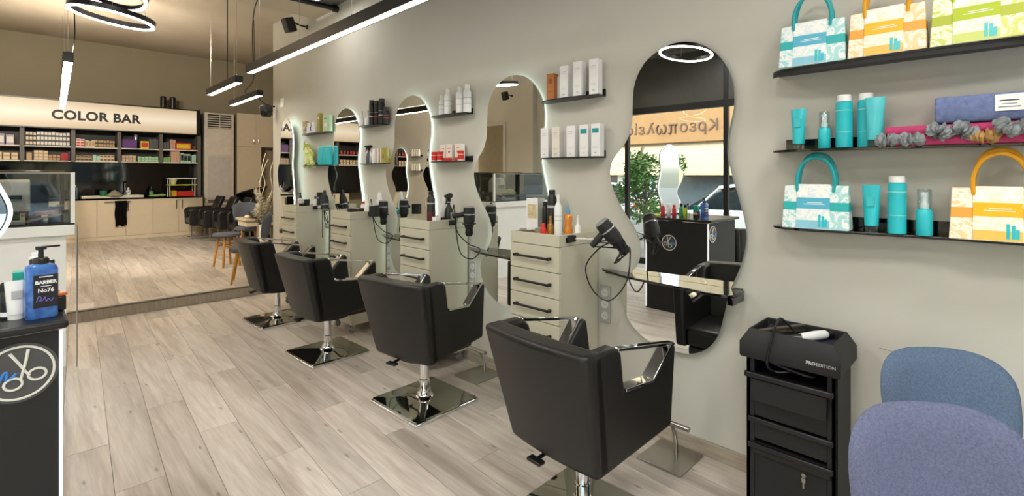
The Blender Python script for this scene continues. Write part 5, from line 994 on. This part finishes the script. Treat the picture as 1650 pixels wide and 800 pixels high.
for ch_ in 'Kρεοπωλείο':
    if ch_ in STROKES:
        w_, st_ = STROKES[ch_]; g_ = G()
        for q in st_: g_.tube([(0, p[0]*.9, p[1]*.92) for p in q], .042, 8)
        o = g_.build('letter', SBR, b, (.235, cy_+.04, 3.39)); cy_ += w_*.9+.13
    else:
        o = text(ch_, LT, SBR, b, (.228, cy_, 3.62), FACE_POSX, name='letter', depth=.02, align='LEFT', bold=.006); xs_ = [v.co.x for v in o.data.vertices]; o.location.y = cy_-min(xs_); cy_ += max(xs_)-min(xs_)+.075
c_ = bx(0, .05, -1.3, 1.3, .5, 1.7).build('shop_poster', WHITE, b, (.07, -.4, 0)); G().tube([(.05, .7*math.cos(k*PI/14)*.75, 1.2+.55*math.sin(k*PI/14)) for k in range(28)], .07, 6, True).build('blue_ring', mat('blue_sign', '1f6fc4', .4), c_)
def car(label, loc, rz, col, name='car'):
    t = thing(name, label, 'car', loc, rz, 'cars outside'); m = mat('car_'+col, col, .25, .1, var=.02, coat=.6)
    def sec(x, hw, z0, z1, r): return [(x, y, z) for y, z in [(-hw, z0), (-hw, (z0+z1)/2+.05), (-hw+r, z1), (hw-r, z1), (hw, (z0+z1)/2+.05), (hw, z0)]]
    def L(secs): 
        v = [p for s in secs for p in s]; return G().add(v, [(i*6+j, i*6+(j+1) % 6, i*6+6+(j+1) % 6, i*6+6+j) for i in range(len(secs)-1) for j in range(6)]+[tuple(range(6)), tuple(range(len(secs)*6-6, len(secs)*6))])
    L([sec(-2.05, .72, .42, .78, .08), sec(-1.98, .80, .26, .92, .08), sec(-1.2, .85, .22, .95, .06), sec(.6, .86, .2, .92, .06), sec(1.3, .85, .22, .86, .08), sec(1.95, .76, .28, .70, .1), sec(2.08, .66, .4, .58, .1)]).build('body', m, t, bevel=.04, angle=50)
    L([sec(-1.92, .68, .90, .93, .02), sec(-1.45, .60, .90, 1.42, .1), sec(-.2, .61, .88, 1.48, .1), sec(.35, .6, .88, 1.40, .1), sec(1.15, .66, .84, .88, .02)]).build('cabin_glass', mat('car_glass', '20282d', .08), t, angle=50)
    L([sec(-1.5, .60, 1.40, 1.44, .08), sec(-.2, .62, 1.465, 1.505, .1), sec(.36, .60, 1.39, 1.425, .08)]).build('roof', m, t)
    for s in (-1, 1):
        for x in (-.45, .33, -1.42): G().tube([(x+(-.02 if x < 0 else .5), s*.845*(1 if x < 1 else .9)*.98, .90), (x, s*.62, 1.42)], .025).build('pillar', m, t)
        for x in (-1.3, 1.28): 
            w = G().cyl((x, s*.66, .31), (x, s*.87, .31), .31, n=20).build('wheel', BLKM, t); G().cyl((x, s*.84, .31), (x, s*.885, .31), .19, n=14).build('hub', STEEL, w)
        G().box(1.82, 2.0, s*.52-.14, s*.52+.14, .60, .68).build('headlight', WHITE, t, bevel=.02); G().box(-2.05, -1.94, s*.63-.11, s*.63+.11, .70, .88).build('tail_light', RED, t, bevel=.02)
    bx(-2.065, -2.04, -.24, .24, .52, .62).build('number_plate', W_, t); return t
car('white car parked at the kerb outside the street window', (-6.4, 4.3, -.13), PI/2, 'e4e6e6'); car('second white car parked farther along the street', (-6.5, 9.6, -.13), PI/2, 'd5d9db'); car('silver blue car in the street in front of the shop', (.2, -10.5, -.13), PI/2, '93a3ae'); car('light car parked by the front window', (-4.0, -7.6, -.13), 0, 'c9ccce')
def tree(label, loc, H, R, n, sd, z0, name='street_tree', cols=('5f8f3a', '3e6a2a')):
    t = thing(name, label, 'tree', loc); r_ = random.Random(sd); tr = G().tube(catmull([(0, 0, 0), (.03, .02, H*.3), (-.02, .04, H*.55), (.03, 0, H*.8)], 4, False), [.03*H/2]*13 if False else .022*H/2+.012, 8)
    for k in range(5): 
        a = k*1.26; tr.tube([(0, 0, H*.35+k*.05*H), (math.cos(a)*R*.4, math.sin(a)*R*.4, H*.6+k*.03*H), (math.cos(a)*R*.7, math.sin(a)*R*.7, H*.75)], [.018*H/2, .012*H/2, .006], 6)
    tr.build('trunk', mat('bark', '6b5a48', .9, bump=.3), t); g = G(); cl = [Vector((r_.uniform(-1, 1)*R*.75, r_.uniform(-1, 1)*R*.75, z0+r_.random()*(H-z0))) for _ in range(14)]
    for k in range(n):
        c = r_.choice(cl); d = Vector((r_.gauss(0, 1), r_.gauss(0, 1), r_.gauss(0, .8))); d.normalize(); p = c+d*R*.38*r_.random()**.4; s = R*.06*r_.uniform(.7, 1.4)
        a = Vector((r_.gauss(0, 1), r_.gauss(0, 1), r_.gauss(0, .5))).normalized(); e = a.orthogonal().normalized()*s*.45; g.add([p-a*s, p+e, p+a*s, p-e], [(0, 1, 2, 3)])
    o = g.build('foliage', mat('leaf_'+cols[0], cols[0], .6, scale=6, col2=cols[1]), t); o['kind'] = 'stuff'
tree('leafy green shrub on the pavement outside the street window', (-4.1, 5.5, -.02), 1.95, .75, 2600, 3, .75, 'street_shrub'); tree('street tree standing before the front window side', (1.0, -13.0, -.13), 5.0, 1.9, 2600, 4, 2.2); tree('street tree farther along the far pavement', (-11.3, 3.0, -.13), 4.5, 1.5, 2000, 5, 2.0)
b = thing('corner_building', 'pale apartment block beyond the front street', 'building', (4, -19, -.13)); bx(-30, 22, -5, 0, 0, 10).build('wall', CREAMW, b)
for k in range(9): bx(-27+k*5.2, -24.8+k*5.2, -.01, .05, 1.0, 2.9).build('window', mat('dark_shop_glass', '4a545a', .1), b)
for k in range(9): bx(-27+k*5.2, -24.8+k*5.2, -.01, .05, 4.6, 6.4).build('window', mat('dark_shop_glass', '4a545a', .1), b)
